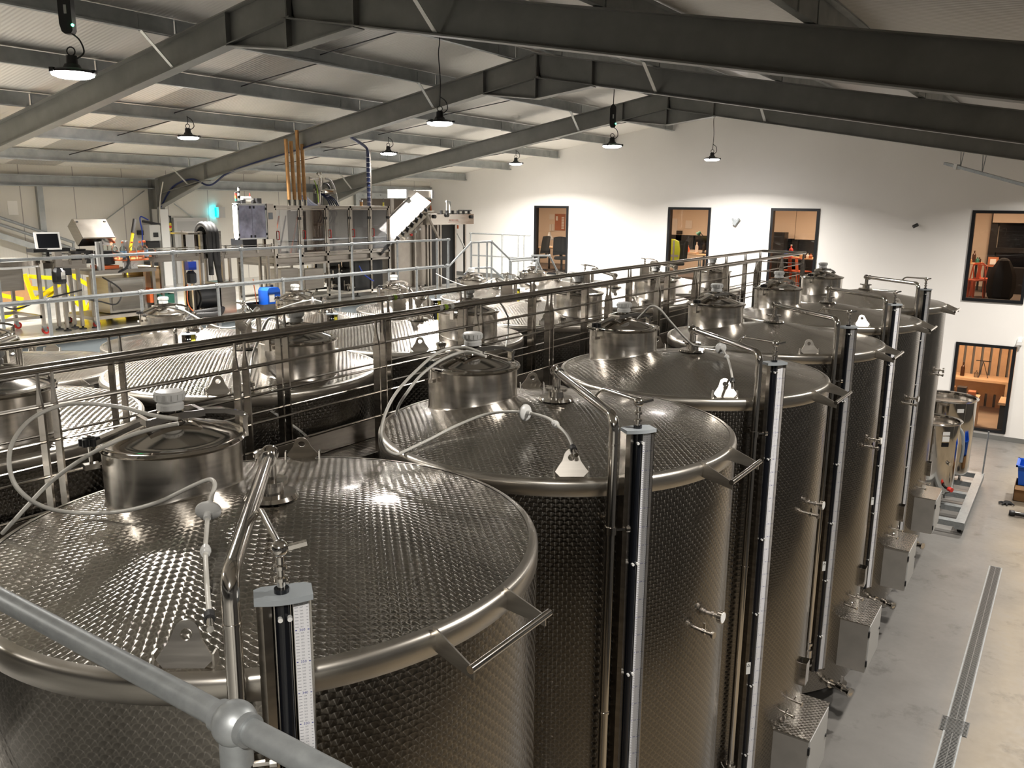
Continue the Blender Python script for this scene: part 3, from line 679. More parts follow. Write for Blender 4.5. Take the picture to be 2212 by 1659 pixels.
for x, yy in ((-6.66, yc),):
    for i, y in enumerate(yy):
        m = MB()
        for a in (-60, 30, 120, 210):
            u, v = radial(a); m.cyl(Vector((0, 0, .4))+u*1.0, Vector((0, 0, .78))+u*1.0, .05, 10)
        if i == 0: pm = m.build('support_feet', 'steel_satin', None); o = pm
        else: o = pm.copy(); COL.objects.link(o)
        o.parent = [q for q in COL.objects if q.name.startswith('storage_tank') and q.type == 'EMPTY' and (q.location-Vector((x, y, -.4))).length < .01][0]
# ================================================================ walkway between the tank rows
WF, WR, WZ, RZ = -1.205, -1.93, 3.38, 4.465
Y0, Y1 = -3.2, 12.25
t = thing('walkway', 'narrow steel grating walkway between the right and middle tank rows', 'walkway', (-1.56, 4.5, 0))
m = MB()
nb = 44
for k in range(nb): x = WR+.06+(WF-WR-.12)*k/(nb-1); m.box((x-.0015, Y0, WZ-.03), (x+.0015, Y1, WZ))
for k in range(280): y = Y0+(Y1-Y0)*k/279; m.box((WR+.06, y-.0015, WZ-.012), (WF-.06, y+.0015, WZ-.002))
m.build('grating', 'steel_satin', t, smooth=False)
for x, s in ((WF, 1), (WR, -1)):
    MB().box((x-s*.045, Y0, WZ-.12), (x-s*.038, Y1, WZ+.15)).build('side_plate', 'steel_brushed', t)
for y in (-2, 1.1, 3.35, 5.6, 7.85, 10.1): MB().box((WR+.02, y-.04, WZ-.13), (WF-.02, y+.04, WZ-.04)).build('cross_bearer', 'steel_satin', t)
for y in (1.1, 5.6, 10.1): MB().box((-1.6, y-.04, 0), (-1.52, y+.04, WZ-.13)).build('support_leg', 'steel_satin', t)
FPY = (-1.33, -.27, .80, 1.93, 3.05, 4.10, 5.22, 6.38, 7.45, 8.55, 9.75, 10.95, 12.15)
RPY = (-1.6, -.55, .50, 1.72, 2.78, 3.80, 4.95, 6.05, 7.15, 8.3, 9.4, 10.5, 11.4, 12.15)
def plate_pair(par, x, y, s, z0):
    for dy in (-.045, .02):
        m = MB()
        prof = [(-.028, 0), (.028, 0), (.028, RZ-z0-.20), (.006, RZ-z0-.10), (.006, RZ-z0-.02), (-.006, RZ-z0-.02), (-.012, RZ-z0-.10), (-.028, RZ-z0-.17)]
        m.prism(prof, (x, y+dy, z0), (s, 0, 0), (0, 0, 1), (0, .010, 0)); m.build('plate', 'steel_brushed', par)
def handrail(label, x, posts, s, end=False):
    t = thing('handrail', label, 'railing', (x, 4.5, WZ-.1), 'polished handrails of the walkway')
    pts = [(x, Y0, RZ), (x, Y1-.02, RZ)]
    if end: pts = [(x, Y0, RZ), (x, Y1-.02, RZ), (WF-.03, Y1-.02, RZ+.0)]
    MB().tube(bend(pts, .06) if end else pts, .0225, 16).build('top_rail', 'steel_rail', t)
    for k in range(4):
        z = RZ-.165-.165*k-.01
        pts = [(x, Y0, z), (x, Y1-.06, z)]
        if end: pts = [(x, Y0, z), (x, Y1-.06, z), (WF-.03, Y1-.06, z)]
        MB().tube(pts, .0075, 8).build('rod', 'steel_rail', t)
    for y in posts:
        m = MB().box((x-.028, y-.035, WZ-.1), (x+.028, y+.02, WZ-.04))
        p = m.build('post', 'steel_brushed', t); plate_pair(p, x, y, s, WZ-.1)
    return t
hf = handrail('polished steel handrail on the near side of the walkway, beside the right tank row', WF, FPY, 1)
hr = handrail('polished steel handrail on the far side of the walkway, turning across its end', WR, RPY, -1, True)
for y, g in ((2.62, 1), (2.56, 0), (2.69, 0)):
    MB().cyl((WF, y-.018, RZ), (WF, y+.018, RZ), .0232, 16).build('tape_band', 'tape_green' if g else 'tape_clear', hf)
for y, g in ((2.88, 1), (2.81, 0), (2.95, 0)):
    MB().cyl((WR, y-.018, RZ), (WR, y+.018, RZ), .0232, 16).build('tape_band', 'tape_green' if g else 'tape_clear', hr)

# ================================================================ galvanised rails
def knuckle(m, p, r): m.sphere(p, r, 16, 10)
t = thing('guard_rail', 'thick galvanised guard rail with ball joint in the left foreground', 'railing', (1.40, -1.30, 3.1))
MB().cyl((-2.2, -1.30, 4.25), (3.4, -1.30, 4.25), .0242, 28).build('top_rail', 'galvanised', t)
m = MB(); m.sphere((1.405, -1.30, 4.25), .043, 28, 18); m.cyl((1.405, -1.30, 4.165), (1.405, -1.30, 4.22), .031, 24); m.cyl((1.36, -1.30, 4.25), (1.45, -1.30, 4.25), .031, 24)
m.build('ball_joint', 'galvanised', t)
MB().cyl((1.405, -1.30, 3.1), (1.405, -1.30, 4.2), .0242, 24).build('post', 'galvanised', t)
def fence(label, x, zt, zm, posts, y0, y1, zb, both=True):
    t = thing('guard_rail', label, 'railing', (x, (y0+y1)/2, zb), 'galvanised tube guard rails')
    MB().cyl((x, y0, zt), (x, y1, zt), .0215, 12).build('top_rail', 'galvanised', t)
    if zm: MB().cyl((x, y0, zm), (x, y1, zm), .0215, 12).build('mid_rail', 'galvanised', t)
    for y in posts:
        m = MB().cyl((x, y, zb), (x, y, zt), .0215, 12).cyl((x, y-.045, zt), (x, y+.045, zt), .029, 12); knuckle(m, (x, y, zt), .034)
        if zm: knuckle(m, (x, y, zm), .034)
        m.build('post', 'galvanised', t)
    return t
fence('galvanised tube guard rail in front of the bottling line, along the raised floor edge', -8.92, 4.436, 3.858, [.85*q-.327 for q in (1.05, 2.55, 4.05, 5.55, 7.05, 8.55, 10.05, 11.56, 13.08, 14.58, 15.04)], -.2, 12.457, 3.08)  # guard rail scaled about the camera along with the bottling line
fence('lower galvanised tube guard rail behind the back tank row', -7.86, 4.0, None, [on_x(q, 655-.09*q, -7.86).y for q in (-60, 103, 304, 470, 611, 732, 840, 900, 966)], .5, 10.95, 2.95)
t = thing('walkway', 'grey walkway along the far side of the back tank row, under the lower guard rail', 'walkway', (-8.3, 7, 0))
MB().box((-8.88, -1, 2.87), (-7.80, 15.2, 2.95)).build('deck', 'galvanised', t)
for y in (0, 4, 8, 12, 15):
    for x in (-8.80, -7.94): MB().box((x, y-.05, 0), (x+.10, y+.05, 2.87)).build('support_leg', 'galvanised', t)
# stepped handrails where the raised floor meets the gable wall
def rail_path(label, pts, posts, zb, low=None):
    P = [Vector(p) for p in pts]; c = P[len(P)//2]
    t = thing('stair_rail', label, 'railing', (c.x, c.y, zb), 'galvanised tube guard rails')
    m = MB().tube(bend(P, .08, 4), .0215, 10)
    for p in P: knuckle(m, p, .032)
    m.build('hand_rail', 'galvanised', t)
    if low:
        m = MB().tube(bend([Vector(p) for p in low], .08, 4), .0215, 10); m.build('lower_rail', 'galvanised', t)
    for (p, z) in posts: MB().cyl((p.x, p.y, zb), (p.x, p.y, z), .0215, 10).build('post', 'galvanised', t)
    return t
X = -8.55
a = [on_x(967, 578, X), on_x(1018, 524, X), on_x(1062, 522, X), on_x(1101, 560, X), on_x(1147, 557, X)]
lo = [on_x(1003, 593, X), on_x(1015, 580, X), on_x(1061, 578, X), on_x(1088, 602, X)]
rail_path('galvanised handrail stepping up and over beside the back tank row', a, [(a[1], a[1].z), (a[2], a[2].z), (on_x(1034, 523, X), on_x(1034, 523, X).z), (on_x(1052, 523, X), on_x(1052, 523, X).z), (a[3], a[3].z)], 2.95, lo)
Yf = 17.9
b0, b1 = on_y(1015, 504, Yf), on_y(1145, 510, Yf); b1.z = b0.z
c0, c1 = on_y(1018, 551, Yf), on_y(1145, 558, Yf); c1.z = c0.z
t = thing('guard_rail', 'galvanised tube guard rail crossing in front of the white gable wall', 'railing', ((b0.x+b1.x)/2, Yf, MZ), 'galvanised tube guard rails')
MB().cyl(b0, b1, .0215, 10).build('top_rail', 'galvanised', t); MB().cyl(c0, c1, .0215, 10).build('mid_rail', 'galvanised', t)
for px in (1017, 1085, 1120, 1132):
    p = on_y(px, 507, Yf); m = MB().cyl((p.x, Yf, MZ), (p.x, Yf, b0.z), .0215, 10); knuckle(m, (p.x, Yf, b0.z), .032); m.build('post', 'galvanised', t)
X = -7.4
a = [on_x(1150, 552, X), on_x(1187, 552, X), on_x(1211, 600, X)]
rail_path('short galvanised stair handrail in front of the leftmost gable window', a, [(a[0], a[0].z), (on_x(1163, 552, X), a[0].z)], 2.95)
X = -7.2
a = [on_x(1104, 564, X), on_x(1159, 560, X), on_x(1177, 598, X)]
rail_path('short galvanised stair handrail beside the last back row tank', a, [(a[0], a[0].z), (a[1], a[1].z)], 2.95)
# stair rails climbing along the left wall
for dz, lb_ in ((0, 'upper galvanised stair rail climbing along the left wall'), (-.14, 'lower galvanised stair rail climbing along the left wall')):
    a, b = on_x(0, 470, XL+.25), on_x(160, 524, XL+.25); d = (b-a)
    t = thing('stair_rail', lb_, 'railing', (XL+.25, b.y, MZ))
    m = MB().tube([a-d*.8+Vector((0, 0, dz)), b+Vector((0, 0, dz))], .03, 10); m.build('hand_rail', 'galvanised', t)
    MB().cyl((XL+.25, b.y+(.05 if dz else -.02), MZ), b+Vector((0, .05 if dz else -.02, dz)), .025, 10).build('post', 'galvanised', t)
    if dz == 0:
        MB().prism([(0, 0), (d.y*1.8, d.z*1.8), (d.y*1.8, d.z*1.8-.12), (0, -.12)], a-d*.8+Vector((.0, 0, -.30)), (0, 1, 0), (0, 0, 1), (-.03, 0, 0)).build('stringer', 'purlin_steel', t)

# ================================================================ hoses and what hangs on them
def on_cone(px, py, cx, cy, h, z0=3.85):
    z = z0+.1
    for _ in range(40):
        p = on_z(px, py, z); r = min(1.1, sqrt((p.x-cx)**2+(p.y-cy)**2)); z = .5*z+.5*(z0+.18*(1-r/1.1)+h)
    return on_z(px, py, z)
def hose(label, pts, r=.0115, n=8, cat='hose', filt=None, end=None, conn=None):
    P = [Vector(p) for p in pts]; c = P[0]
    t = thing('air_hose', label, cat, tuple(c))
    cv = bez(P, n); MB().tube(cv, r, 10).build('tube', 'hose_white', t, angle=70)
    def frame(i): return P[i], (P[min(i+1, len(P)-1)]-P[max(i-1, 0)]).normalized()
    if filt is not None:
        p, d = frame(filt); m = MB()
        m.tube([p-d*.016, p-d*.010, p-d*.004, p+d*.004, p+d*.010, p+d*.016], .03, 28, radii=[.012, .040, .0465, .0465, .040, .012]).cyl(p-d*.04, p+d*.04, .014, 14)
        m.build('disc_filter', 'white_plastic', t)
    if conn is not None:
        p, d = frame(conn); MB().cyl(p-d*.025, p+d*.025, .015, 14).cyl(p-d*.006, p+d*.006, .019, 14).build('connector', 'white_plastic', t)
    if end:
        p, d = P[-1], (P[-1]-P[-2]).normalized()
        MB().cyl(p-d*.035, p, .0165, 14).build('hose_end', 'black_rubber', t); MB().cyl(p, p+d*.06, .011, 12).build('spigot', 'chrome', t)
    return t
# nearest tank
hose('white hose looping wide left of the nearest tank lid, ending past a disc filter', [on_z(384, 905, 4.335), on_z(330, 897, 4.35), on_z(250, 878, 4.37), on_z(150, 873, 4.36), on_z(75, 900, 4.33), on_z(30, 950, 4.28), on_z(20, 1005, 4.22), on_z(40, 1057, 4.14), on_z(95, 1095, 4.03), on_cone(170, 1108, -.04, 0, 0.03), on_cone(260, 1105, -.04, 0, 0.03), on_cone(340, 1085, -.04, 0, 0.06), on_cone(415, 1050, -.04, 0, 0.12), on_cone(452, 1036, -.04, 0, 0.15), on_cone(464, 1046, -.04, 0, 0.15), on_cone(458, 1070, -.04, 0, 0.13), on_cone(450, 1103, -.04, 0, 0.11), on_cone(446, 1150, -.04, 0, 0.07), on_cone(444, 1190, -.04, 0, 0.07), on_cone(447, 1260, -.04, 0, 0.09), on_cone(453, 1338, -.04, 0, 0.12)], .0085, filt=16, end=True, conn=18)
hose('white hose running from the nearest tank lid down past its left rim', [on_z(385, 915, 4.33), on_z(335, 925, 4.31), on_z(270, 945, 4.27), on_z(215, 970, 4.23), on_z(160, 1003, 4.15), on_z(105, 1045, 4.06), on_z(60, 1092, 3.98), on_z(30, 1125, 3.92), on_z(5, 1152, 3.86)], .0085)
# second tank
hose('white hose arching over the second tank to a disc filter and its lifting lug', [on_z(1040, 762, 4.345), on_z(1000, 750, 4.36), on_z(950, 760, 4.34), on_z(900, 800, 4.27), on_z(855, 850, 4.18), on_z(830, 900, 4.08), on_z(823, 940, 4.0), on_cone(832, 967, 0, 2.215, 0.05), on_cone(855, 981, 0, 2.215, 0.015), on_cone(880, 972, 0, 2.215, 0.012), on_cone(930, 948, 0, 2.215, 0.02), on_cone(985, 920, 0, 2.215, 0.04), on_cone(1040, 898, 0, 2.215, 0.07), on_cone(1085, 890, 0, 2.215, 0.1), on_cone(1135, 891, 0, 2.215, 0.13), on_cone(1180, 902, 0, 2.215, 0.15), on_cone(1200, 916, 0, 2.215, 0.16), on_cone(1225, 940, 0, 2.215, 0.17), on_cone(1240, 972, 0, 2.215, 0.17)], .0085, filt=14, end=True, conn=16)
hose('white hose beside the arched one, dropping over the left rim of the second tank', [on_z(1050, 770, 4.34), on_z(1005, 760, 4.345), on_z(955, 777, 4.31), on_z(910, 810, 4.24), on_z(878, 850, 4.15), on_z(862, 875, 4.06), on_z(856, 893, 3.95)], .0085)
# third tank
hose('white hose rising from the third tank lid, then running to a round filter', [on_z(1378, 688, 4.33), on_z(1390, 676, 4.40), on_z(1407, 661, 4.48), on_z(1425, 668, 4.46), on_z(1450, 697, 4.34), on_z(1480, 730, 4.18), on_z(1500, 746, 4.09), on_z(1530, 750, 4.07), on_z(1557, 752, 4.07),
     on_z(1570, 771, 4.06), on_z(1577, 790, 4.04), on_z(1582, 818, 4.0), on_z(1582, 826, 3.98)], .0085, filt=8, end=True, conn=9)
# middle and back rows
hose('pale hose hanging from the lid of the second middle row tank over its rim', [on_z(615, 699, 4.33), on_z(582, 688, 4.36), on_z(558, 735, 4.2), on_z(545, 770, 4.06), on_z(540, 810, 3.96), on_z(537, 850, 3.86), (-1.965, 1.9, 3.55), (-1.965, 1.95, 3.45)], .009)
hose('pale hose curving from the third middle row tank lid down over its rim', [on_z(1040, 645, 4.33), on_z(1075, 650, 4.3), on_z(1095, 680, 4.15), on_z(1098, 705, 4.0), on_z(1093, 750, 3.85)], .009)
hose('pale hose looping over the top of the back row tank below the orange bottles', [on_z(380, 660, 3.95), on_z(470, 706, 3.72), on_z(530, 700, 3.72), on_z(560, 690, 3.74), on_z(600, 700, 3.70)], .009)
hose('pale hose arching from the lid of the back row tank below the blue drum', [on_z(600, 668, 3.70), on_z(640, 655, 3.8), on_z(675, 648, 3.84), on_z(697, 653, 3.8)], .009, filt=2)
hose('pale hose draped across the third back row tank by the steel cable post', [on_z(942, 591, 3.8), on_z(970, 605, 3.74), on_z(1010, 618, 3.7), on_z(1045, 612, 3.7), on_z(1068, 602, 3.74), on_z(1078, 612, 3.68)], .009)

# ================================================================ the open floor
t = thing('floor_drain', 'long steel slot drain with grating set in the concrete floor', 'drain', (2.13, 8, 0))
MB().box((2.045, 1.5, -.005), (2.06, 11.5, .006)).box((2.20, 1.5, -.005), (2.215, 11.5, .006)).box((2.045, 11.49, -.005), (2.215, 11.5, .006)).build('channel_edge', 'galvanised', t)
m = MB()
for k in range(360):
    y = 2.2+k*.0258; m.box((2.06, y, 0), (2.20, y+.013, .005))
for x in (2.06, 2.127, 2.19): m.box((x, 2.2, 0), (x+.008, 11.49, .006))
m.build('grating', 'drain_steel', t, smooth=False); MB().box((2.06, 1.5, .0005), (2.20, 11.49, .001)).build('slot', 'black_rubber', t)
m = MB().box((2.0, 6.62, 0), (2.26, 6.92, .003))
for k in range(12): m.box((2.01, 6.63+k*.024, .003), (2.25, 6.641+k*.024, .009))
m.build('sump_cover', 'drain_steel', t)
# skid with two mixing vessels
t = thing('vessel_skid', 'low grey steel skid carrying the two open steel vessels', 'skid', (1.0, 14.1, 0))
z0, z1 = .10, .22
m = MB().box((.42, 12.55, z0), (.56, 15.75, z1)).box((1.44, 12.55, z0), (1.58, 15.75, z1))
for y in (12.55, 13.35, 14.15, 14.95, 15.61): m.box((.56, y, z0+.03), (1.44, y+.14, z1))
m.build('skid_frame', 'galvanised', t)
for x, y in ((.5, 12.75), (1.5, 12.75), (.5, 15.5), (1.5, 15.5)):
    MB().cyl((x-.03, y, .05), (x+.03, y, .05), .05, 16).bar((x, y, .06), (x, y, .12), .05, .05, (0, 1, 0)).build('castor', 'black_rubber', t)
MB().tube([(1.55, 15.7, .2), (1.56, 15.75, 1.05)], .015, 10).build('push_bar', 'galvanised', t)
def vessel(label, c, r, h, lab):
    t = thing('mixing_vessel', label, 'vessel', (c[0], c[1], .22), 'open steel vessels on the skid')
    q = (c[0], c[1], 0)
    MB().lathe([(.06, .30), (r*.5, .32), (r-.02, .40), (r, .44), (r, h-.02), (r+.03, h), (r+.035, h+.012), (r+.028, h+.02), (r-.012, h+.012), (r-.02, h-.03), (r-.02, h-.12)], 72, q).build('body', 'steel_mirror', t)
    MB().lathe([(r-.021, h-.10), (r*.5, h-.085), (0, h-.08)], 48, q).build('cover', 'steel_satin', t)
    for a in (20, 140, 260):
        u, v = radial(a); MB().cyl(Vector(q)+u*(r-.12)+Vector((0, 0, .222)), Vector(q)+u*(r-.12)+Vector((0, 0, .42)), .022, 12).build('leg', 'chrome', t)
    u, v = radial(-55); o = Vector(q)+u*(r+.001)
    for z, hh, mt in lab: MB().prism([(-.06, 0), (.06, 0), (.06, hh), (-.06, hh)], o+Vector((0, 0, z)), v, (0, 0, 1), u*.004).build('label_plate', mt, t)
    return t, q
t, q = vessel('nearer and smaller open steel vessel on the skid, with red valve handle', (.86, 13.62), .40, 1.62, ((1.45, .06, 'white_paint'), (1.34, .09, 'white_paint'), (1.25, .07, 'screen_dark')))
u, v = radial(-40); z = Vector((0, 0, .52)); q = Vector(q)
MB().cyl(q+u*.38+z, q+u*.50+z, .022, 14).build('outlet', 'black_plastic', t)
MB().cyl(q+u*.47+z, q+u*.545+z, .038, 18).build('valve_handle', 'red_plastic', t)
MB().cyl(q+u*.38+Vector((0, 0, .95)), q+u*.44+Vector((0, 0, .95)), .03, 16).build('port', 'chrome', t)
t, q = vessel('farther and larger open steel vessel on the skid, by the lower window', (.86, 14.95), .50, 1.78, ((1.60, .07, 'white_paint'),))
q = Vector(q); u, v = radial(-70); m = MB()
m.tube(bez([q+u*.48+Vector((0, 0, 1.36)), q+u*.58+Vector((0, 0, 1.40)), q+u*.60+v*.16+Vector((0, 0, 1.28)), q+u*.58+v*.22+Vector((0, 0, 1.0)), q+u*.55+v*.22+Vector((0, 0, .7))]), .028, 12); m.build('side_hose', 'grey_plastic', t)
m = MB().box((q.x-.05, q.y-.66, 1.0), (q.x+.10, q.y-.49, 1.28)); m.build('motor', 'grey_plastic', t)
# blue crate on a carton, torch and gloves
t = thing('cardboard_box', 'open brown cardboard carton on the floor under the blue crate', 'box', (2.42, 15.2, 0))
m = MB(); x0, x1, y0, y1, h = 2.12, 2.72, 15.0, 15.5, .30
m.box((x0, y0, 0), (x1, y1, .01)).box((x0, y0, 0), (x0+.01, y1, h)).box((x1-.01, y0, 0), (x1, y1, h)).box((x0, y0, 0), (x1, y0+.01, h)).box((x0, y1-.01, 0), (x1, y1, h)); m.build('carton', 'cardboard', t)
MB().bar((x0+.3, y0-.02, h), (x0+.3, y0-.12, h-.05), .58, .008).build('flap', 'cardboard', t)
t = thing('storage_crate', 'bright blue plastic crate standing above the carton at the right edge', 'crate', (2.42, 15.3, .30))
m = MB(); 
def tub(m, x0, x1, y0, y1, z0, z1, tp, w_):
    a = [(x0+tp, y0+tp), (x1-tp, y0+tp), (x1-tp, y1-tp), (x0+tp, y1-tp)]; b = [(x0, y0), (x1, y0), (x1, y1), (x0, y1)]
    cx, cy = (x0+x1)/2, (y0+y1)/2
    inn = lambda p, k: (p[0]+(k if p[0] < cx else -k), p[1]+(k if p[1] < cy else -k))
    P = [(*p, z0) for p in a]+[(*p, z1) for p in b]+[(*inn(p, w_), z1) for p in b]+[(*inn(p, w_), z0+.015) for p in a]
    F = [(3, 2, 1, 0)]
    for i in range(4):
        j = (i+1) % 4; F += [(i, j, 4+j, 4+i), (4+i, 4+j, 8+j, 8+i), (8+i, 8+j, 12+j, 12+i)]
    F.append((12, 13, 14, 15)); m.add(P, F)
tub(m, 2.13, 2.78, 15.0, 15.55, .302, .66, .04, .02); m.build('crate_body', 'blue_bright', t)
m = MB().box((2.10, 14.97, .645), (2.81, 15.0, .675)).box((2.10, 15.55, .645), (2.81, 15.58, .675)).box((2.10, 14.97, .645), (2.13, 15.58, .675)).box((2.78, 14.97, .645), (2.81, 15.58, .675)); m.build('crate_rim', 'blue_bright', t)
t = thing('hand_torch', 'black torch lying on the concrete floor at the right edge', 'torch', (2.25, 14.05, 0))
MB().lathe([(0, 0), (.045, 0), (.05, .02), (.05, .07), (.035, .10), (.034, .32), (.04, .33), (.04, .36), (0, .36)], 24, (2.12, 14.10, .05), 'X').build('barrel', 'black_plastic', t)
MB().box((2.21, 14.05, .083), (2.29, 14.09, .0865)).build('sticker', 'white_paint', t)
t = thing('work_glove', 'crumpled black glove on the floor in front of the carton', 'glove', (2.05, 14.72, 0))
m = MB()
m.lathe([(0, .0), (.06, .0), (.075, .02), (.06, .045), (0, .055)], 20, (2.06, 14.74, 0))
for k, (a, l) in enumerate(((200, .10), (222, .13), (244, .13), (268, .11), (320, .09))):
    d = Vector((cos(radians(a)), sin(radians(a)), 0)); p = Vector((2.06, 14.74, .022))+d*.05
    m.tube([p, p+d*l*.6+Vector((0, 0, .012)), p+d*l], .014, 8, radii=[.018, .016, .011])
m.build('glove_body', 'fabric_black', t, angle=80)

# small things on the far wall
def wall_thing(name, label, cat): return label, cat
p = on_y(1591, 481, YB); t = thing('wall_light', 'small grey twin fitting on the white wall between the middle windows', 'light fitting', (p.x, YB, p.z))
MB().bar((p.x-.05, YB-.06, p.z-.05), (p.x+.02, YB-.06, p.z+.06), .09, .10).build('body', 'grey_plastic', t); MB().cyl((p.x, YB, p.z), (p.x, YB-.08, p.z), .02, 10).build('bracket', 'grey_plastic', t)
for s in (-1, 1): MB().bar((p.x+s*.05, YB-.07, p.z+.04), (p.x+s*.09, YB-.09, p.z+.11), .035, .05).build('spot_head', 'grey_plastic', t)
p = on_y(1980, 486, YB); t = thing('security_camera', 'small black camera on the white wall left of the orange chair window', 'camera', (p.x, YB, p.z))
MB().cyl((p.x, YB, p.z), (p.x, YB-.07, p.z), .03, 16).build('mount', 'black_plastic', t); MB().cyl((p.x-.05, YB-.12, p.z-.04), (p.x+.03, YB-.06, p.z+.01), .04, 16).build('camera_body', 'black_plastic', t)
p = on_y(2203, 737, YB); t = thing('wall_sensor', 'small white sensor on the wall right of the lower window', 'sensor', (p.x, YB, p.z))
MB().lathe([(0, .09), (.04, .08), (.06, .04), (.06, 0)], 16, (p.x, YB-.0, p.z), 'Z').box((p.x-.05, YB-.1, p.z-.08), (p.x+.05, YB, p.z)).build('housing', 'white_plastic', t)
# suspended tray by the third frame
a, b = on_y(2042, 353, 16.2), on_y(2230, 404, 15.0)
d = (b-a); t = thing('cable_tray', 'suspended galvanised channel hanging below the farthest roof frame at the right', 'cable tray', tuple((a+b)/2), None)
MB().bar(a, a+d*1.6, .08, .05).build('channel', 'galvanised', t)
MB().bar(a+d*.13, a+d*.17, .11, .10).build('coupler', 'white_plastic', t)
for k in (.19, .45, .95):
    for s in (-.04, .07): q = a+d*k; MB().bar(q, (q.x+s, q.y, ztop(q.x)+.02), .03, .012, (1, 0, 0)).build('hanger', 'galvanised', t)
# ================================================================ rooms behind the windows
OZ = 3.10
struct(MB().box((-15.2, YB+.16, OZ-.3), (3.6, 24.6, OZ)), 'floor_office', 'carpet')
struct(MB().box((-15.2, YB+.16, 5.75), (3.6, 24.6, 5.85)), 'ceiling_office', 'office_wall_white')
struct(MB().box((-15.3, 24.4, OZ), (3.7, 24.55, 5.75)), 'wall_office_back', 'office_wall')
struct(MB().box((-15.3, YB+.16, OZ), (-15.2, 24.4, 5.75)), 'wall_office_left', 'office_wall')
struct(MB().box((-9.6, YB+.16, OZ), (-9.5, 24.4, 5.75)), 'wall_office_inner', 'office_wall')
struct(MB().box((3.5, YB+.16, OZ), (3.6, 24.4, 5.75)), 'wall_office_right', 'office_wall')
struct(MB().box((-1.2, YB+.16, OZ), (-1.1, 24.4, 5.75)), 'wall_office_inner_2', 'office_wall')
struct(MB().box((-2.2, YB+.16, -.1), (4.2, 23.3, -.0)), 'floor_lower_room', 'lower_floor')
struct(MB().box((-2.2, YB+.16, 2.68), (4.2, 23.3, 2.76)), 'ceiling_lower_room', 'office_wall_white')
struct(MB().box((-2.3, YB+.16, 0), (-2.2, 23.3, 2.68)), 'wall_lower_left', 'office_wall')
struct(MB().box((4.1, YB+.16, 0), (4.2, 23.3, 2.68)), 'wall_lower_right', 'office_wall')
struct(MB().box((-2.2, 23.205, 0), (4.2, 23.3, 2.68)), 'wall_lower_back', 'skirting')
m = MB()
for k in range(30): x = -2.1+k*.205; m.box((x, 23.14, .0), (x+.145, 23.2, 2.66))
tag(m.build('slat_cladding', 'ply_wood', None), 'upright timber slats over a dark wall, seen through the lower window', 'wall cladding')

def desk(label, x0, x1, y0, y1, z, zf, mt='desk_wood', group=None, cat='desk'):
    t = thing('desk', label, cat, ((x0+x1)/2, (y0+y1)/2, zf), group)
    MB().box((x0, y0, z-.03), (x1, y1, z)).build('desk_top', mt, t)
    for x in (x0+.03, x1-.08):
        for y in (y0+.03, y1-.08): MB().box((x, y, zf), (x+.05, y+.05, z-.03)).build('leg', 'black_plastic', t)
    return t
def chair(label, x, y, zf, rz, mt, group=None):
    # pressed-steel stacking chair: seat, splayed legs, hooped back
    t = thing('chair', label, 'chair', (x, y, zf), group, rz, world=False)
    MB().prism([(-.18, -.18), (.18, -.18), (.20, .16), (-.20, .16)], (0, 0, .43), (1, 0, 0), (0, 1, 0), (0, 0, .025)).build('seat', mt, t)
    for sx in (-1, 1):
        for sy in (-1, 1):
            MB().prism([(-.025, 0), (.025, 0), (.045, .44), (-.045, .44)], (sx*.20, sy*.19, 0), Vector((0, 1, 0)), Vector((-sx*.05, -sy*.03, 1)).normalized(), Vector((sx*.02, 0, 0))).build('leg', mt, t)
    MB().tube(bend([(-.19, -.17, .44), (-.19, -.24, .80), (.19, -.24, .80), (.19, -.17, .44)], .09), .014, 8).build('back_hoop', mt, t)
    MB().bar((0, -.235, .80), (0, -.175, .45), .09, .008, (0, 1, 0)).build('back_splat', mt, t)
    return t
def office_chair(label, x, y, zf, rz, group=None):
    t = thing('office_chair', label, 'chair', (x, y, zf), group, rz, world=False)
    MB().lathe([(0, .44), (.24, .44), (.26, .48), (.22, .53), (0, .54)], 20).build('seat', 'fabric_black', t)
    m = MB(); P = []
    for j, z in enumerate((.55, .75, .95, 1.10)):
        for i in range(9): a = (i-4)/4; P.append((a*(.25-.03*j/3), -.24-.03*j+.05*a*a, z+.03*cos(a*1.5)))
    for (dy) in (0, .05): m.add([(p[0], p[1]+dy, p[2]) for p in P], [(j*9+i, j*9+i+1, j*9+i+10, j*9+i+9) for j in range(3) for i in range(8)])
    m.bar((0, -.23, .50), (0, -.25, .60), .06, .03); m.build('backrest', 'fabric_black', t)
    MB().cyl((0, 0, .08), (0, 0, .45), .025, 12).build('column', 'black_plastic', t)
    m = MB()
    for k in range(5): a = 2*pi*k/5; m.bar((0, 0, .09), (.28*cos(a), .28*sin(a), .06), .04, .03); m.sphere((.28*cos(a), .28*sin(a), .03), .03, 10, 6)
    m.build('foot_star', 'black_plastic', t)
    return t
def monitor(label, x, y, z, rz=0, w_=.55, h=.33):
    t = thing('monitor', label, 'monitor', (x, y, z), None, rz, world=False)
    MB().box((-w_/2, -.02, .10), (w_/2, .02, .10+h)).build('screen', 'screen_dark', t)
    MB().bar((0, .02, .0), (0, .02, .2), .05, .02, (0, 1, 0)).box((-.12, -.08, 0), (.12, .10, .012)).build('stand', 'black_plastic', t)
    return t
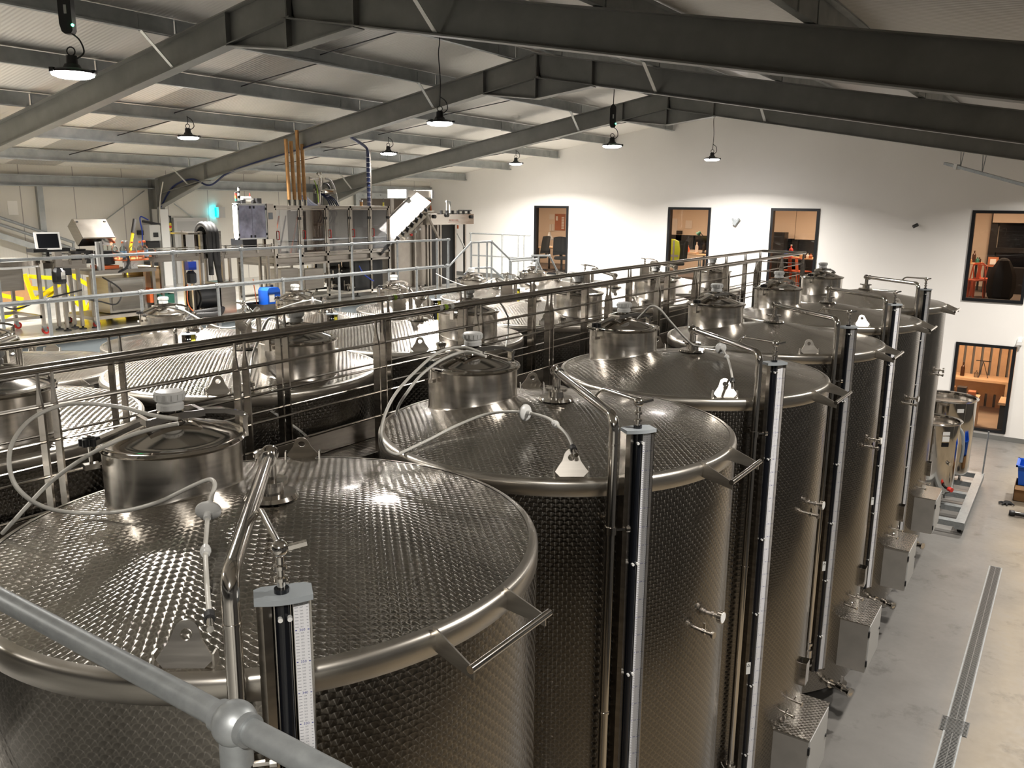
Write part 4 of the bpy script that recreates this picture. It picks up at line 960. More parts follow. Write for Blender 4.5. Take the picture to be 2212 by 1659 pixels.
def bottle(label, x, y, z, mt, h=.26, r=.035, group=None, cap=None, lab=None):
    t = thing('bottle', label, 'bottle', (x, y, z), group)
    MB().lathe([(0, 0), (r, 0), (r, h*.6), (r*.8, h*.7), (r*.35, h*.78), (r*.33, h), (0, h)], 16, (x, y, z)).build('glass', mt, t)
    if lab: MB().lathe([(r+.001, h*.12), (r+.001, h*.5)], 16, (x, y, z)).build('label', lab, t)
    if cap: MB().lathe([(r*.4, h*.93), (r*.42, h*1.03), (0, h*1.03)], 12, (x, y, z)).build('cap', cap, t)
    return t
def slab(name, label, cat, px, z0, z1, y, d, mt, group=None):
    m = MB().box((px[0], y, z0), (px[1], y+d, z1)); o = m.build(name, mt, None); return tag(o, label, cat, group)
# window 1
def bx(px, y): return on_y(px, 500, y).x
yb_ = 24.37
a, b = on_y(1199, 462, yb_), on_y(1220, 498, yb_)
t = thing('pinboard', 'rust brown pinboard with papers, seen through the leftmost window', 'noticeboard', ((a.x+b.x)/2, yb_, b.z))
MB().box((a.x, yb_, b.z), (b.x, yb_+.03, a.z)).build('board', 'pinboard', t)
for k in range(8): zz = b.z+.05+(a.z-b.z-.14)*k/8; MB().box((b.x-.14, yb_-.005, zz), (b.x-.03, yb_, zz+.04)).build('paper_slip', 'paper', t)
MB().box((a.x+.04, yb_-.005, b.z+.35), (a.x+.12, yb_, b.z+.50)).build('paper_slip', 'paper', t)
for i, (x0, y0, x1, y1) in enumerate(((1187, 463, 1197, 474), (1187, 484, 1191, 499), (1192, 484, 1196, 499))):
    a, b = on_y(x0, y0, yb_), on_y(x1, y1, yb_); slab('wall_notice', ('wide notice', 'left one of two small notices', 'right one of two small notices')[i]+' on the wall beside the rust brown pinboard', 'notice', (a.x, b.x), b.z, a.z, yb_, .01, 'paper')
DZ = OZ+.741
desk('wooden desk with clutter, behind the leftmost gable window', bx(1162, 21.4), bx(1219, 21.4), 21.3, 22.1, OZ+.74, OZ)
p = on_y(1187, 512, 21.9); t = thing('desk_lamp', 'dark cone shaped lamp standing on the desk behind the leftmost window', 'lamp', (p.x, 21.9, DZ))
MB().lathe([(0, .02), (.09, .02), (.09, 0), (0, 0)], 16, (p.x, 21.9, DZ)).cyl((p.x, 21.9, DZ+.02), (p.x, 21.9, DZ+.3), .012, 8).build('stem', 'black_plastic', t)
MB().lathe([(.17, DZ+.22), (.15, DZ+.27), (.06, DZ+.36), (.03, DZ+.48), (0, DZ+.48)], 20, (p.x, 21.9, 0)).build('shade', 'grey_plastic', t)
office_chair('black office chair at the left of the desk behind the leftmost window', bx(1166, 20.7), 20.7, OZ, 2.6, 'office chairs')
office_chair('black office chair at the right of the desk behind the leftmost window', bx(1215, 20.5), 20.5, OZ, -2.4, 'office chairs')
for i, (px, s_) in enumerate(((1184, .2), (1198, .14), (1211, .26))): x = bx(px, 21.5); slab('desk_box', ('flat stack of papers', 'small pale box', 'crumpled pale parcel')[i]+' on the desk behind the leftmost window', 'desk clutter', (x-s_/2, x+s_/2), DZ, DZ+(.03, .08, .14)[i], 21.5, .2, ('paper', 'paper', 'office_wall')[i])
# window 2
a, b = on_y(1448, 472, yb_), on_y(1461, 518, yb_)
slab('whiteboard', 'narrow whiteboard on the office wall at the left of the second window', 'whiteboard', (a.x-.5, b.x), b.z, a.z, yb_, .025, 'paper')
a, b = on_y(1481, 476, yb_), on_y(1494, 494, yb_); slab('wall_notice', 'pale paper notice on the office wall seen through the second window', 'notice', (a.x, b.x), b.z, a.z, yb_, .01, 'paper')
a, b = on_y(1462, 498, yb_), on_y(1474, 506, yb_); slab('wall_panel_screen', 'small dark control panel on the office wall seen through the second window', 'control panel', (a.x, b.x), b.z, a.z, yb_-.03, .04, 'screen_dark')
desk('long wooden desk with monitors behind the second gable window', bx(1440, 21.1), bx(1529, 21.1), 21.0, 21.9, OZ+.74, OZ)
for i, (px, w_) in enumerate(((1452, .62), (1482, .62), (1522, .66))): monitor('%s of the black monitors on the desk behind the second window' % ('left', 'middle', 'right')[i], bx(px, 21.6), 21.6, DZ, pi, w_, .42)
bottle('brown bottle on the desk in front of the monitors', bx(1488, 21.2), 21.2, DZ, 'orange_plastic', .24, .05)
bottle('tall pale bottle between the monitors on the desk', bx(1507, 21.3), 21.3, DZ, 'office_wall', .34, .045)
x = bx(1497, 21.15); slab('desk_box', 'low wooden tray on the desk behind the second window', 'desk clutter', (x-.15, x+.15), DZ, DZ+.05, 21.1, .2, 'desk_wood')
x = bx(1461, 20.5); office_chair('black office chair wearing a yellow vest, at the left of the second window', x, 20.55, OZ, 2.9, 'office chairs')
t = thing('safety_vest', 'yellow safety vest with grey stripe hung on the chair behind the second window', 'vest', (x, 20.2, OZ+.55))
px_ = [(-.24, .0), (-.26, .35), (-.22, .58), (-.08, .64), (.08, .64), (.22, .58), (.26, .35), (.24, .0)]
MB().prism(px_, (x, 20.14, OZ+.55), (1, 0, 0), (0, 0, 1), (0, .08, 0)).build('vest_body', 'hi_vis', t)
MB().bar((x+.10, 20.135, OZ+.57), (x+.10, 20.135, OZ+1.15), .05, .006, (0, 1, 0)).box((x-.25, 20.13, OZ+.70), (x+.25, 20.14, OZ+.76)).build('stripe', 'tape_grey', t)
x = bx(1526, 21.9); t = thing('desk_lamp', 'jointed green desk lamp at the right of the second window', 'lamp', (x, 21.8, DZ))
MB().cyl((x, 21.8, DZ), (x, 21.8, DZ+.02), .08, 16).tube([(x, 21.8, DZ+.02), (x+.08, 21.8, DZ+.36), (x-.15, 21.8, DZ+.60)], .012, 8).build('arm', 'black_plastic', t)
MB().cyl((x-.15, 21.8, DZ+.62), (x-.22, 21.8, DZ+.54), .03, 14, .08).build('shade', 'green_plastic', t)
# window 3: outer office window with two blinds, desk, red chairs
x0, x1 = bx(1640, 24.3), bx(1790, 24.3)
struct(MB().box((x0, 24.30, OZ+.25), (x1, 24.34, 5.6)), 'window_6', 'screen_dark')
struct(MB().box((bx(1715, 24.2)-.03, 24.2, OZ+.2), (bx(1722, 24.2)+.03, 24.30, 5.6)).box((x0, 24.2, OZ+.1), (x1, 24.3, OZ+.3)), 'trim_4', 'black_plastic')
for i, (q0, q1) in enumerate(((1669, 1716), (1722, 1771))):
    a, b = on_y(q0, 449, 24.15), on_y(q1, 515+i*3, 24.15)
    t = thing('roller_blind', ('left', 'right')[i]+' pale roller blind half drawn in the office behind the third window', 'blind', ((a.x+b.x)/2, 24.15, b.z), 'roller blinds in the third window')
    MB().box((a.x, 24.15, b.z), (b.x, 24.16, 5.749)).build('blind_cloth', 'blind', t); MB().cyl((a.x, 24.15, b.z), (b.x, 24.15, b.z), .014, 8).build('bottom_bar', 'blind', t)
desk('wooden desk with jars and a bottle, behind the third gable window', bx(1664, 21.4), bx(1766, 21.4), 21.3, 22.1, OZ+.74, OZ)
bottle('tall red bottle with pale cap on the desk behind the third window', bx(1712, 21.45), 21.45, DZ, 'red_plastic', .34, .055, cap='paper')
bottle('dark blue bottle beside the red one behind the third window', bx(1702, 21.5), 21.5, DZ, 'blue_plastic', .2, .05)
for i in range(4): bottle('%s small jar in the row on the right of the desk behind the third window' % ('first', 'second', 'third', 'last')[i], bx(1735+7*i, 21.45), 21.45, DZ, ('desk_wood', 'bottle_brown', 'paper', 'pinboard')[i], .13, .045, 'jars on the third desk')
x = bx(1676, 23.7); slab('shelf_unit', 'dark shelf behind the desk seen through the third window', 'shelf', (x-.3, x+.3), OZ, OZ+1.35, 23.6, .4, 'black_plastic')
chair('red metal chair in the middle of the third window, behind the walkway end', bx(1711, 20.7), 20.7, OZ, .3, 'orange_paint', 'red metal chairs')
chair('red metal chair at the right of the third window', bx(1738, 20.6), 20.6, OZ, -.4, 'orange_paint', 'red metal chairs')
# window 4: meeting corner
x0 = bx(2140, 24.3)
struct(MB().box((x0+.2, 24.30, OZ+.3), (3.5, 24.34, 5.6)), 'window_7', 'screen_dark')
struct(MB().box((x0, 24.2, OZ), (x0+.17, 24.4, 5.75)).box((x0+.17, 24.2, OZ+.95), (3.5, 24.3, OZ+1.08)), 'trim_5', 'black_plastic')
a, b = on_y(2147, 459, 24.1), on_y(2212, 481, 24.1)
t = thing('roller_blind', 'pale roller blind rolled high in the office behind the upper right window', 'blind', (2.2, 24.1, b.z)); MB().box((a.x, 24.1, b.z), (3.45, 24.11, 5.749)).build('blind_cloth', 'blind', t); MB().cyl((a.x, 24.1, b.z), (3.45, 24.1, b.z), .014, 8).build('bottom_bar', 'blind', t)
x1 = bx(2124, 22.3); desk('wooden table with bottles in the corner of the upper right window', x1-.9, x1, 22.2, 23.2, OZ+.74, OZ, cat='table')
for i, (px, y, h, mt) in enumerate(((2099, 22.6, .18, 'bottle_brown'), (2111, 22.75, .30, 'bottle_brown'), (2119, 22.6, .14, 'green_plastic'), (2104, 22.4, .12, 'cardboard'), (2123, 22.8, .13, 'bottle_brown'))):
    bottle(('short brown bottle at the left on the corner table', 'tall dark bottle on the corner table of the upper right window', 'low green jar on the corner table', 'brown carton-coloured jar in front on the corner table', 'low dark jar at the right end of the corner table')[i], bx(px, y), y, DZ, mt, h, .045)
a, b = on_y(2135, 555, 22.6), on_y(2155, 577, 22.6)
slab('side_cabinet', 'low dark cabinet carrying the framed picture behind the orange chairs', 'cabinet', (a.x-.05, a.x+1.6), OZ, b.z-.001, 22.5, .5, 'black_plastic')
t = thing('picture_frame', 'rust framed picture standing behind the orange chairs in the upper right window', 'picture', ((a.x+b.x)/2, 22.6, b.z))
MB().box((a.x, 22.6, b.z), (b.x, 22.63, a.z)).build('frame', 'pinboard', t); MB().box((a.x+.05, 22.595, b.z+.06), (b.x-.05, 22.6, a.z-.05)).build('print', 'paper', t)
chair('orange metal chair at the left in the upper right window', bx(2113, 20.55), 20.55, OZ, 2.6, 'orange_paint', 'orange metal chairs')
chair('orange metal chair behind the first, half hidden by the black bag', bx(2142, 21.2), 21.2, OZ, -2.2, 'orange_paint', 'orange metal chairs')
x = bx(2177, 20.6); t = thing('bean_bag', 'tall black bean bag standing beside the orange chairs', 'bean bag', (x, 20.6, OZ))
MB().lathe([(0, 0), (.20, .0), (.27, .10), (.31, .32), (.29, .60), (.20, .80), (.13, .93), (.07, .98), (0, .99)], 9, (x, 20.6, OZ)).build('bag_body', 'fabric_black', t, angle=20)
# window 5: lower room
t = thing('counter', 'long plywood counter along the slatted wall in the lower room', 'counter', (.6, 22.4, 0))
MB().box((-1.6, 22.0, .86), (1.5, 22.75, .92)).build('worktop', 'ply_wood', t); MB().box((1.42, 22.0, 0), (1.5, 22.75, .86)).build('end_panel', 'ply_wood', t); MB().box((-1.6, 22.66, .45), (1.42, 22.7, .86)).build('back_panel', 'ply_wood', t); MB().box((-1.6, 22.0, 0), (-1.52, 22.75, .86)).build('end_panel', 'ply_wood', t)
t = thing('work_bench', 'lower plywood bench with boxes, close behind the lower window', 'bench', (.3, 20.6, 0))
MB().box((-1.2, 20.2, .68), (.98, 20.9, .74)).build('worktop', 'ply_wood', t); MB().box((.90, 20.2, 0), (.98, 20.9, .68)).build('end_panel', 'ply_wood', t); MB().box((-1.2, 20.2, 0), (-1.12, 20.9, .68)).build('end_panel', 'ply_wood', t)
t = thing('side_table', 'plywood side table with dark base at the right of the lower window', 'table', (1.75, 20.8, 0))
MB().box((1.40, 20.4, .64), (2.3, 21.2, .70)).build('worktop', 'ply_wood', t); MB().box((1.44, 20.45, 0), (2.25, 21.15, .64)).build('base', 'fabric_black', t)
for i, (x, z, w_, h, mt) in enumerate(((.02, .741, .42, .2, 'cardboard'), (.50, .741, .20, .22, 'black_plastic'), (.74, .741, .16, .14, 'pinboard'))): slab('bench_box', ('brown carton at the left on the low bench', 'dark appliance in the middle of the low bench', 'rust coloured box at the right on the low bench')[i], 'box', (x, x+w_), z, z+h, 20.4, .25, mt)
for i, (x, h) in enumerate(((.08, .24), (.30, .36), (.62, .18))):
    bottle(('short dark vase at the left on the plywood counter', 'dark vase with twigs on the plywood counter', 'clear flask in the middle of the plywood counter')[i], x+.1, 22.3, .921, ('bottle_brown', 'bottle_brown', 'perspex')[i], h, .05)
t = thing('folding_stand', 'thin dark three legged stand on the plywood counter', 'stand', (.85, 22.3, .921))
for a in (0, 120, 240): u, v = radial(a); MB().tube([Vector((.85, 22.3, 1.35)), Vector((.85, 22.3, .925))+u*.14], .008, 6).build('leg', 'black_plastic', t)
MB().bar((.68, 22.3, 1.36), (1.02, 22.3, 1.36), .02, .02).build('cross_arm', 'black_plastic', t)
LINE = Matrix(((.85, 0, 0, .392), (0, .85, 0, -.327), (0, 0, .85, .781), (0, 0, 0, 1)))   # scales the drafted line about the camera, nearer and smaller, onto the raised floor
# ================================================================ bottling line on the raised floor (seen across the guard rail)
def legs(t, x0, x1, y0, y1, z, w_=.05, mt='steel_satin', castor=True, foot=False):
    for x in (x0, x1-w_):
        for y in (y0, y1-w_):
            MB().box((x, y, MZ+(.13 if castor else .0)), (x+w_, y+w_, z)).build('leg', mt, t)
            c = Vector((x+w_/2, y+w_/2, 0))
            if castor:
                cs = MB().cyl(c+Vector((-.022, .02, MZ+.062)), c+Vector((.022, .02, MZ+.062)), .062, 18).build('castor_wheel', 'red_plastic', t)
                MB().cyl(c+Vector((-.025, .02, MZ+.062)), c+Vector((.025, .02, MZ+.062)), .03, 14).bar(c+Vector((0, 0, MZ+.07)), c+Vector((0, 0, MZ+.14)), .055, .06, (0, 1, 0)).build('castor_fork', 'galvanised', cs)
            if foot: MB().lathe([(0, 0), (.07, 0), (.06, .02), (.02, .03), (.018, .09)], 14, c+Vector((0, 0, MZ))).build('foot', 'black_rubber', t)
# rotary table
t = thing('rotary_table', 'round white topped accumulation table on a wheeled steel frame at the left edge', 'table', (-12.5, 4.72, MZ))
c = (-12.5, 4.72, 0)
MB().lathe([(0, 4.09), (.66, 4.09), (.66, 4.15), (.63, 4.16), (0, 4.155)], 64, c).build('table_top', 'white_plastic', t)
MB().lathe([(.67, 4.13), (.68, 4.13), (.68, 4.21), (.67, 4.21)], 64, c).build('guide_rim', 'steel_brushed', t)
legs(t, -13.0, -12.0, 4.22, 5.22, 4.09)
MB().box((-12.98, 4.24, 3.22), (-12.02, 4.30, 3.27)).box((-12.06, 4.24, 3.22), (-12.02, 5.2, 3.27)).box((-12.98, 5.14, 3.22), (-12.02, 5.2, 3.27)).box((-12.98, 4.24, 3.22), (-12.93, 5.2, 3.27)).build('lower_frame', 'steel_satin', t)
MB().box((-12.85, 4.35, 3.7), (-12.25, 5.05, 4.08)).build('drive_housing', 'steel_sheet', t)
MB().tube(bez([(-12.02, 4.3, 3.9), (-11.9, 4.6, 3.45), (-11.95, 5.2, 3.55), (-12.0, 5.9, 3.65)]), .014, 8).build('power_cable', 'black_plastic', t)
# conveyor with motor between table and labeller
def conveyor(label, y0, y1, z, x0=-12.35, x1=-12.0, nleg=2, panel=.14, rails=True):
    t = thing('conveyor', label, 'conveyor', ((x0+x1)/2, (y0+y1)/2, MZ), 'bottle conveyors')
    MB().box((x0, y0, z-panel), (x0+.012, y1, z)).box((x1-.012, y0, z-panel), (x1, y1, z)).box((x0, y0, z-.02), (x1, y0+.012, z)).box((x0, y1-.012, z-.02), (x1, y1, z)).build('side_frame', 'steel_sheet', t)
    MB().box((x0+.03, y0-.03, z-.03), (x1-.03, y1+.03, z+.006)).build('belt', 'steel_mirror', t)
    if rails:
        for s in (x0-.0, x1): MB().tube([(s, y0, z+.10), (s, y1, z+.10)], .008, 8).tube([(s, y0, z+.05), (s, y1, z+.05)], .008, 8).build('guide_rail', 'chrome', t)
        n = max(2, int((y1-y0)/.4))
        for k in range(n+1): y = y0+.05+(y1-y0-.1)*k/n; MB().box((x1-.01, y-.02, z-.06), (x1+.014, y+.02, z+.13)).build('rail_bracket', 'steel_brushed', t)
    for k in range(nleg):
        y = y0+.15+(y1-y0-.3)*k/max(1, nleg-1)
        for x in (x0+.02, x1-.07):
            MB().box((x, y-.025, MZ+.06), (x+.05, y+.025, z-panel)).build('leg', 'steel_satin', t)
            MB().lathe([(0, 0), (.07, 0), (.06, .02), (.018, .03), (.018, .07)], 14, (x+.025, y, MZ)).build('foot', 'black_rubber', t)
    return t
conveyor('short conveyor between the white round table and the labelling machine', 5.45, 6.03, 4.17, nleg=2)
t = thing('gear_motor', 'black gear motor hanging under the conveyor beside the white round table', 'motor', (-12.0, 5.55, 3.6))
p = on_x(130, 590, -11.95)
MB().lathe([(0, 0), (.10, .02), (.115, .05), (.115, .22), (.09, .26), (.05, .30), (0, .30)], 8, (p.x-.05, p.y, p.z-.20)).build('motor_body', 'motor_black', t, angle=20)
MB().box((p.x-.12, p.y+.06, p.z-.04), (p.x+.02, p.y+.19, p.z+.08)).build('terminal_box', 'motor_black', t)
MB().box((p.x+.066, p.y-.02, p.z-.1), (p.x+.07, p.y+.05, p.z+.02)).build('name_plate', 'paper', t)
MB().box((p.x-.10, p.y-.06, p.z+.10), (p.x+.0, p.y+.06, p.z+.36)).build('gearbox', 'steel_satin', t)
# labelling machine
t = thing('labelling_machine', 'labelling machine with tilted steel control box on a wheeled steel frame', 'machine', (-12.4, 6.7, MZ))
legs(t, -13.0, -12.0, 6.08, 7.35, 3.94, .06, foot=True)
MB().box((-13.0, 6.06, 3.90), (-11.98, 7.37, 3.97)).build('bed_frame', 'steel_satin', t)
MB().box((-13.0, 6.06, MZ+.14), (-11.98, 7.37, MZ+.20)).build('base_frame', 'steel_satin', t)
cab = MB().box((-12.8, 6.45, MZ+.22), (-12.1, 7.2, 3.80)).build('electric_cabinet', 'steel_sheet', t)
MB().box((-12.1, 6.50, MZ+.26), (-12.088, 7.15, 3.76)).build('cabinet_door', 'steel_brushed', cab)
# tilted box
a, b, c2, d2 = on_x(176, 540, -12.0), on_x(222, 538, -12.0), on_x(236, 510, -12.15), on_x(188, 500, -12.25)
o = Vector((-12.3, 6.28, 4.62)); uy = Vector((0, 1, 0)); ax = Vector((.62, 0, -.78)).normalized(); nz = Vector((.78, 0, .62))
bx = MB().obox(o+Vector((0, .08, .02)), uy*.32, ax*.22, nz*.11).build('control_box', 'steel_brushed', t)
MB().obox(o+Vector((0, .08, .02))+nz*.112, uy*.30, ax*.20, nz*.004).build('box_cover', 'steel_satin', bx)
for k in (-1, 1): MB().obox(o+Vector((0, .08, .02))+nz*.118+uy*.26*k-ax*.15, uy*.02, ax*.012, nz*.005).build('latch', 'black_plastic', bx)
for y in (6.25, 6.32, 6.75, 6.82): MB().box((-12.06, y, 3.97), (-12.01, y+.045, 4.48)).build('profile_post', 'cabinet_grey', t)
MB().cyl((-12.3, 6.12, 4.10), (-12.3, 6.12, 4.32), .2, 28).cyl((-12.3, 6.12, 4.32), (-12.3, 6.12, 4.35), .08, 20).build('label_reel', 'black_plastic', t)
MB().cyl((-12.3, 6.55, 4.06), (-12.3, 6.55, 4.30), .17, 28).build('take_up_reel', 'black_plastic', t)
MB().box((-12.5, 6.38, 3.98), (-12.1, 6.7, 4.04)).build('reel_plate', 'orange_plastic', t)
MB().box((-12.02, 6.86, 3.97), (-11.97, 6.99, 4.09)).cyl((-11.98, 6.925, 4.03), (-11.955, 6.925, 4.03), .035, 16).build('switch_box', 'cabinet_grey', t)
MB().tube(bez([(-12.0, 6.55, 4.3), (-11.93, 6.78, 4.2), (-11.95, 6.75, 4.0), (-12.0, 6.6, 3.92)]), .022, 10).build('cable', 'black_plastic', t)
MB().tube(bez([(-12.0, 6.3, 3.85), (-11.95, 6.6, 3.6), (-11.95, 6.5, 3.35), (-11.97, 6.2, 3.42), (-11.97, 5.9, 3.5)]), .014, 8).build('power_cable', 'black_plastic', t)
# monitor on the labeller
p = on_x(103, 521, -12.3)
t = thing('monitor', 'dark touch screen in a white frame beside the labelling machine', 'monitor', (p.x, p.y, 4.2))
dn = Vector((.93, -.25, .27)).normalized(); dx = Vector((.26, .96, 0)).normalized(); dz = dn.cross(dx); dz = dz if dz.z > 0 else -dz
MB().obox(p, dx*.20, dz*.155, dn*.022).build('bezel', 'white_paint', t); MB().obox(p+dn*.022, dx*.165, dz*.125, dn*.003).build('screen', 'screen_dark', t)
MB().bar((p.x-.05, p.y, 4.20), (p.x-.05, p.y, 4.45), .04, .04, (0, 1, 0)).box((p.x-.2, p.y-.28, 4.32), (p.x+.05, p.y+.35, 4.38)).build('stand', 'black_plastic', t)
# bottles and star wheel
t = thing('star_wheel_plate', 'orange star wheel plate carrying the labelled bottles', 'machine plate', (-12.2, 6.98, 3.97))
MB().lathe([(0, 4.12), (.36, 4.12), (.36, 4.14), (0, 4.14)], 40, (-12.25, 6.98, 0)).build('plate', 'orange_plastic', t); MB().cyl((-12.25, 6.98, 3.972), (-12.25, 6.98, 4.12), .05, 16).build('hub', 'steel_brushed', t)
bl = ('first', 'second', 'third', 'fourth', 'fifth', 'sixth')
for k in range(6):
    a = radians(-75+30*k); bottle('%s orange labelled bottle from the left on the front arc of the star wheel' % bl[k], -12.25+.31*cos(a), 6.98+.31*sin(a), 4.141, 'bottle_glass', .32, .056, 'orange labelled bottles', 'orange_plastic', ('bottle_label', 'label_blue')[k % 3 == 1])
for k in range(3): bottle('%s clear unlabelled bottle standing behind the orange labelled ones' % ('left', 'middle', 'right')[k], -12.52, 6.62+.09*k, 4.141+(.0), 'bottle_glass', .36, .045, 'clear bottles by the labeller')
conveyor('conveyor carrying bottles from the labelling machine towards the dryer', 7.36, 8.35, 4.20, nleg=2)
conveyor('long conveyor running from the dryer into the filling machine', 8.95, 10.25, 4.20, nleg=2)
# dryer with black hoses
t = thing('bottle_dryer', 'bottle dryer with three thick black hoses arching over the conveyor', 'machine', (-12.3, 8.65, MZ))
MB().box((-12.6, 8.36, 4.08), (-12.0, 8.94, 4.18)).build('bed', 'steel_sheet', t)
legs(t, -12.6, -12.0, 8.36, 8.94, 4.08, .05, castor=False)
for y in (8.42, 8.86): MB().box((-12.05, y-.03, 4.0), (-11.99, y+.03, 4.62)).box((-12.6, y-.03, 4.0), (-12.54, y+.03, 4.62)).build('post', 'steel_brushed', t)
MB().box((-12.6, 8.15, 4.56), (-12.02, 8.9, 4.60)).build('top_plate', 'steel_brushed', t)
for k in range(3):
    y = 8.56+.09*k; r = .20-.0*k
    pts = [(-11.96, y+.02, 3.75), (-11.93, y, 4.25)] + [(-12.13+.2*cos(a), y, 4.52+.24*sin(a)) for a in (0, .5, 1.0, 1.57, 2.1, 2.6, 3.1)] + [(-12.33, y, 4.2)]
    if k == 1: pts = [(-11.95, y+.12, MZ+.25), (-11.93, y+.12, 3.5)] + pts[1:]
    MB().tube(bez(pts, 5), .05, 14).build('black_hose', 'black_rubber', t)
MB().box((-12.02, 8.02, 3.88), (-11.9, 8.2, 4.04)).build('drive_box', 'blue_plastic', t)
MB().lathe([(0, 0), (.09, .02), (.10, .05), (.10, .2), (.05, .26), (0, .26)], 8, (-11.98, 8.12, 3.60)).build('motor', 'motor_black', t, angle=20)
t = thing('blower_drum', 'steel blower drum lying on the floor under the dryer', 'blower', (-12.2, 8.6, MZ))
p = on_x(447, 640, -12.1)
MB().cyl((p.x, p.y-.30, p.z), (p.x, p.y+.12, p.z), .25, 40).build('drum', 'motor_black', t); MB().box((p.x-.25, p.y+.16, MZ), (p.x+.25, p.y+.52, p.z+.28)).build('fan_cabinet', 'steel_sheet', t); MB().cyl((p.x, p.y-.32, p.z), (p.x, p.y-.30, p.z), .2, 32).build('intake', 'black_plastic', t)
MB().box((p.x-.2, p.y-.3, MZ), (p.x+.2, p.y-.22, p.z-.2)).box((p.x-.2, p.y+.04, MZ), (p.x+.2, p.y+.12, p.z-.2)).build('cradle', 'steel_satin', t)
t = thing('suction_hose', 'thick black ribbed hoses lying on the floor under the dryer', 'hose', (-11.7, 8.3, MZ))
for k in range(3):
    pts = bez([(-11.95+.08*k, 7.75+.04*k, MZ+.06), (-11.75+.07*k, 8.05, MZ+.065+.05*(k == 1)), (-11.72+.07*k, 8.4, MZ+.06+.07*(k == 1)), (-11.9, 8.75, MZ+.12), (-11.95, 8.85, MZ+.3)], 14)
    MB().tube(pts, .05, 12, radii=[.05+.006*(i % 2) for i in range(len(pts))]).build('hose', 'black_rubber', t)
t = thing('air_line', 'orange air line trailing over the floor below the dryer', 'hose', (-11.5, 8.9, MZ))
MB().tube(bez([(-11.95, 8.0, 3.6), (-11.8, 7.9, 3.2), (-11.6, 8.1, MZ+.012), (-11.45, 8.6, MZ+.012), (-11.55, 9.3, MZ+.012), (-11.8, 9.55, MZ+.05), (-11.95, 9.6, 3.6)]), .010, 8).build('tube', 'orange_plastic', t)
# filling machine
FX, FB, FY0, FY1, FT = -12.0, -13.3, 10.30, 13.97, 5.13
t = thing('filling_machine', 'large bottle filling machine behind five clear doors in a steel frame', 'machine', (-12.65, 12.1, MZ))
yy = [FY0+(FY1-FY0)*k for k in (0, .205, .42, .63, .815, 1.0)]
m = MB()
for y in yy:
    for x in (FX-.05, FB): m.box((x, y-.03, MZ+.05), (x+.05, y+.03, FT))
for z in (FT-.05, 4.0, 3.82): 
    m.box((FX-.05, FY0, z), (FX, FY1, z+.05)).box((FB, FY0, z), (FB+.05, FY1, z+.05))
    for y in (FY0, FY1-.05): m.box((FB, y, z), (FX, y+.05, z+.05))
m.box((FX-.05, FY0, MZ+.10), (FX, FY1, MZ+.15)).box((FB, FY0, MZ+.10), (FB+.05, FY1, MZ+.15))
m.build('frame', 'steel_brushed', t)
MB().box((FB+.05, FY0+.03, FT-.012), (FX-.05, FY1-.03, FT)).build('roof_sheet', 'steel_satin', t)
MB().box((FB+.04, FY0+.05, 3.86), (FX-.06, FY1-.05, 3.98)).build('bed', 'steel_sheet', t)
for k in range(5):
    a, b = yy[k]+.035, yy[k+1]-.035
    m = MB().box((FX-.03, a, 4.06), (FX-.012, a+.035, FT-.06)).box((FX-.03, b-.035, 4.06), (FX-.012, b, FT-.06)).box((FX-.03, a, FT-.095), (FX-.012, b, FT-.06)).box((FX-.03, a, 4.06), (FX-.012, b, 4.095))
    dr = m.build('door', 'steel_brushed', t); 
    MB().box((FX-.026, a+.035, 4.095), (FX-.019, b-.035, FT-.095)).build('door_pane', 'perspex', dr)
    MB().tube(bend([(FX-.01, a+.05, 4.58), (FX+.03, a+.05, 4.58), (FX+.03, a+.05, 4.40), (FX-.01, a+.05, 4.40)], .02), .011, 8).build('door_handle', 'red_plastic', dr)
    for z in (4.25, 4.85): MB().box((FX-.012, b-.03, z-.03), (FX+.008, b+.04, z+.03)).build('door_hinge', 'black_plastic', dr)
# inside: rinsing arms, filling head with hoses
m = MB()
for k in range(7): y = 12.0+.085*k; m.cyl((-12.5, y, 4.35), (-12.5, y, 4.72), .022, 10).cyl((-12.5, y, 4.28), (-12.5, y, 4.36), .012, 8)
m.box((-12.6, 11.95, 4.30), (-12.4, 12.6, 4.40)).box((-12.58, 11.95, 4.66), (-12.42, 12.6, 4.72)); m.build('filling_head', 'steel_satin', t)
for k in range(7):
    y = 12.0+.085*k; MB().tube(bez([(-12.5, y, 4.72), (-12.45, y+.04, 4.85), (-12.5, y+.10-.05*(k % 2), 5.0), (-12.6, 11.8+.05*k, 5.14), (-12.7, 11.66+.03*k, 5.36)]), .016, 8).build('blue_hose', 'blue_hose', t)
for k, (y, mt) in enumerate(((10.7, 'orange_plastic'), (10.9, 'white_plastic'), (11.25, 'orange_plastic'), (11.4, 'copper_tube'))):
    MB().bar((-12.6, y, 4.05), (-12.45, y+.12, 4.9), .05, .03).build('rinser_arm', mt, t)
MB().box((-12.9, 11.45, 4.05), (-12.6, 11.75, 5.0)).build('capping_column', 'dark_clad', t)
MB().cyl((-12.6, 10.75, 4.0), (-12.6, 10.75, 4.25), .16, 28).build('turret', 'steel_brushed', t)
for y in (13.3, 13.7): MB().cyl((-12.6, y, 4.0), (-12.6, y, 5.0), .05, 14).build('column', 'steel_brushed', t)
m = MB().box((-12.7, 13.45, 4.6), (-12.4, 13.75, 5.05)).build('cap_hopper', 'grey_plastic', t)
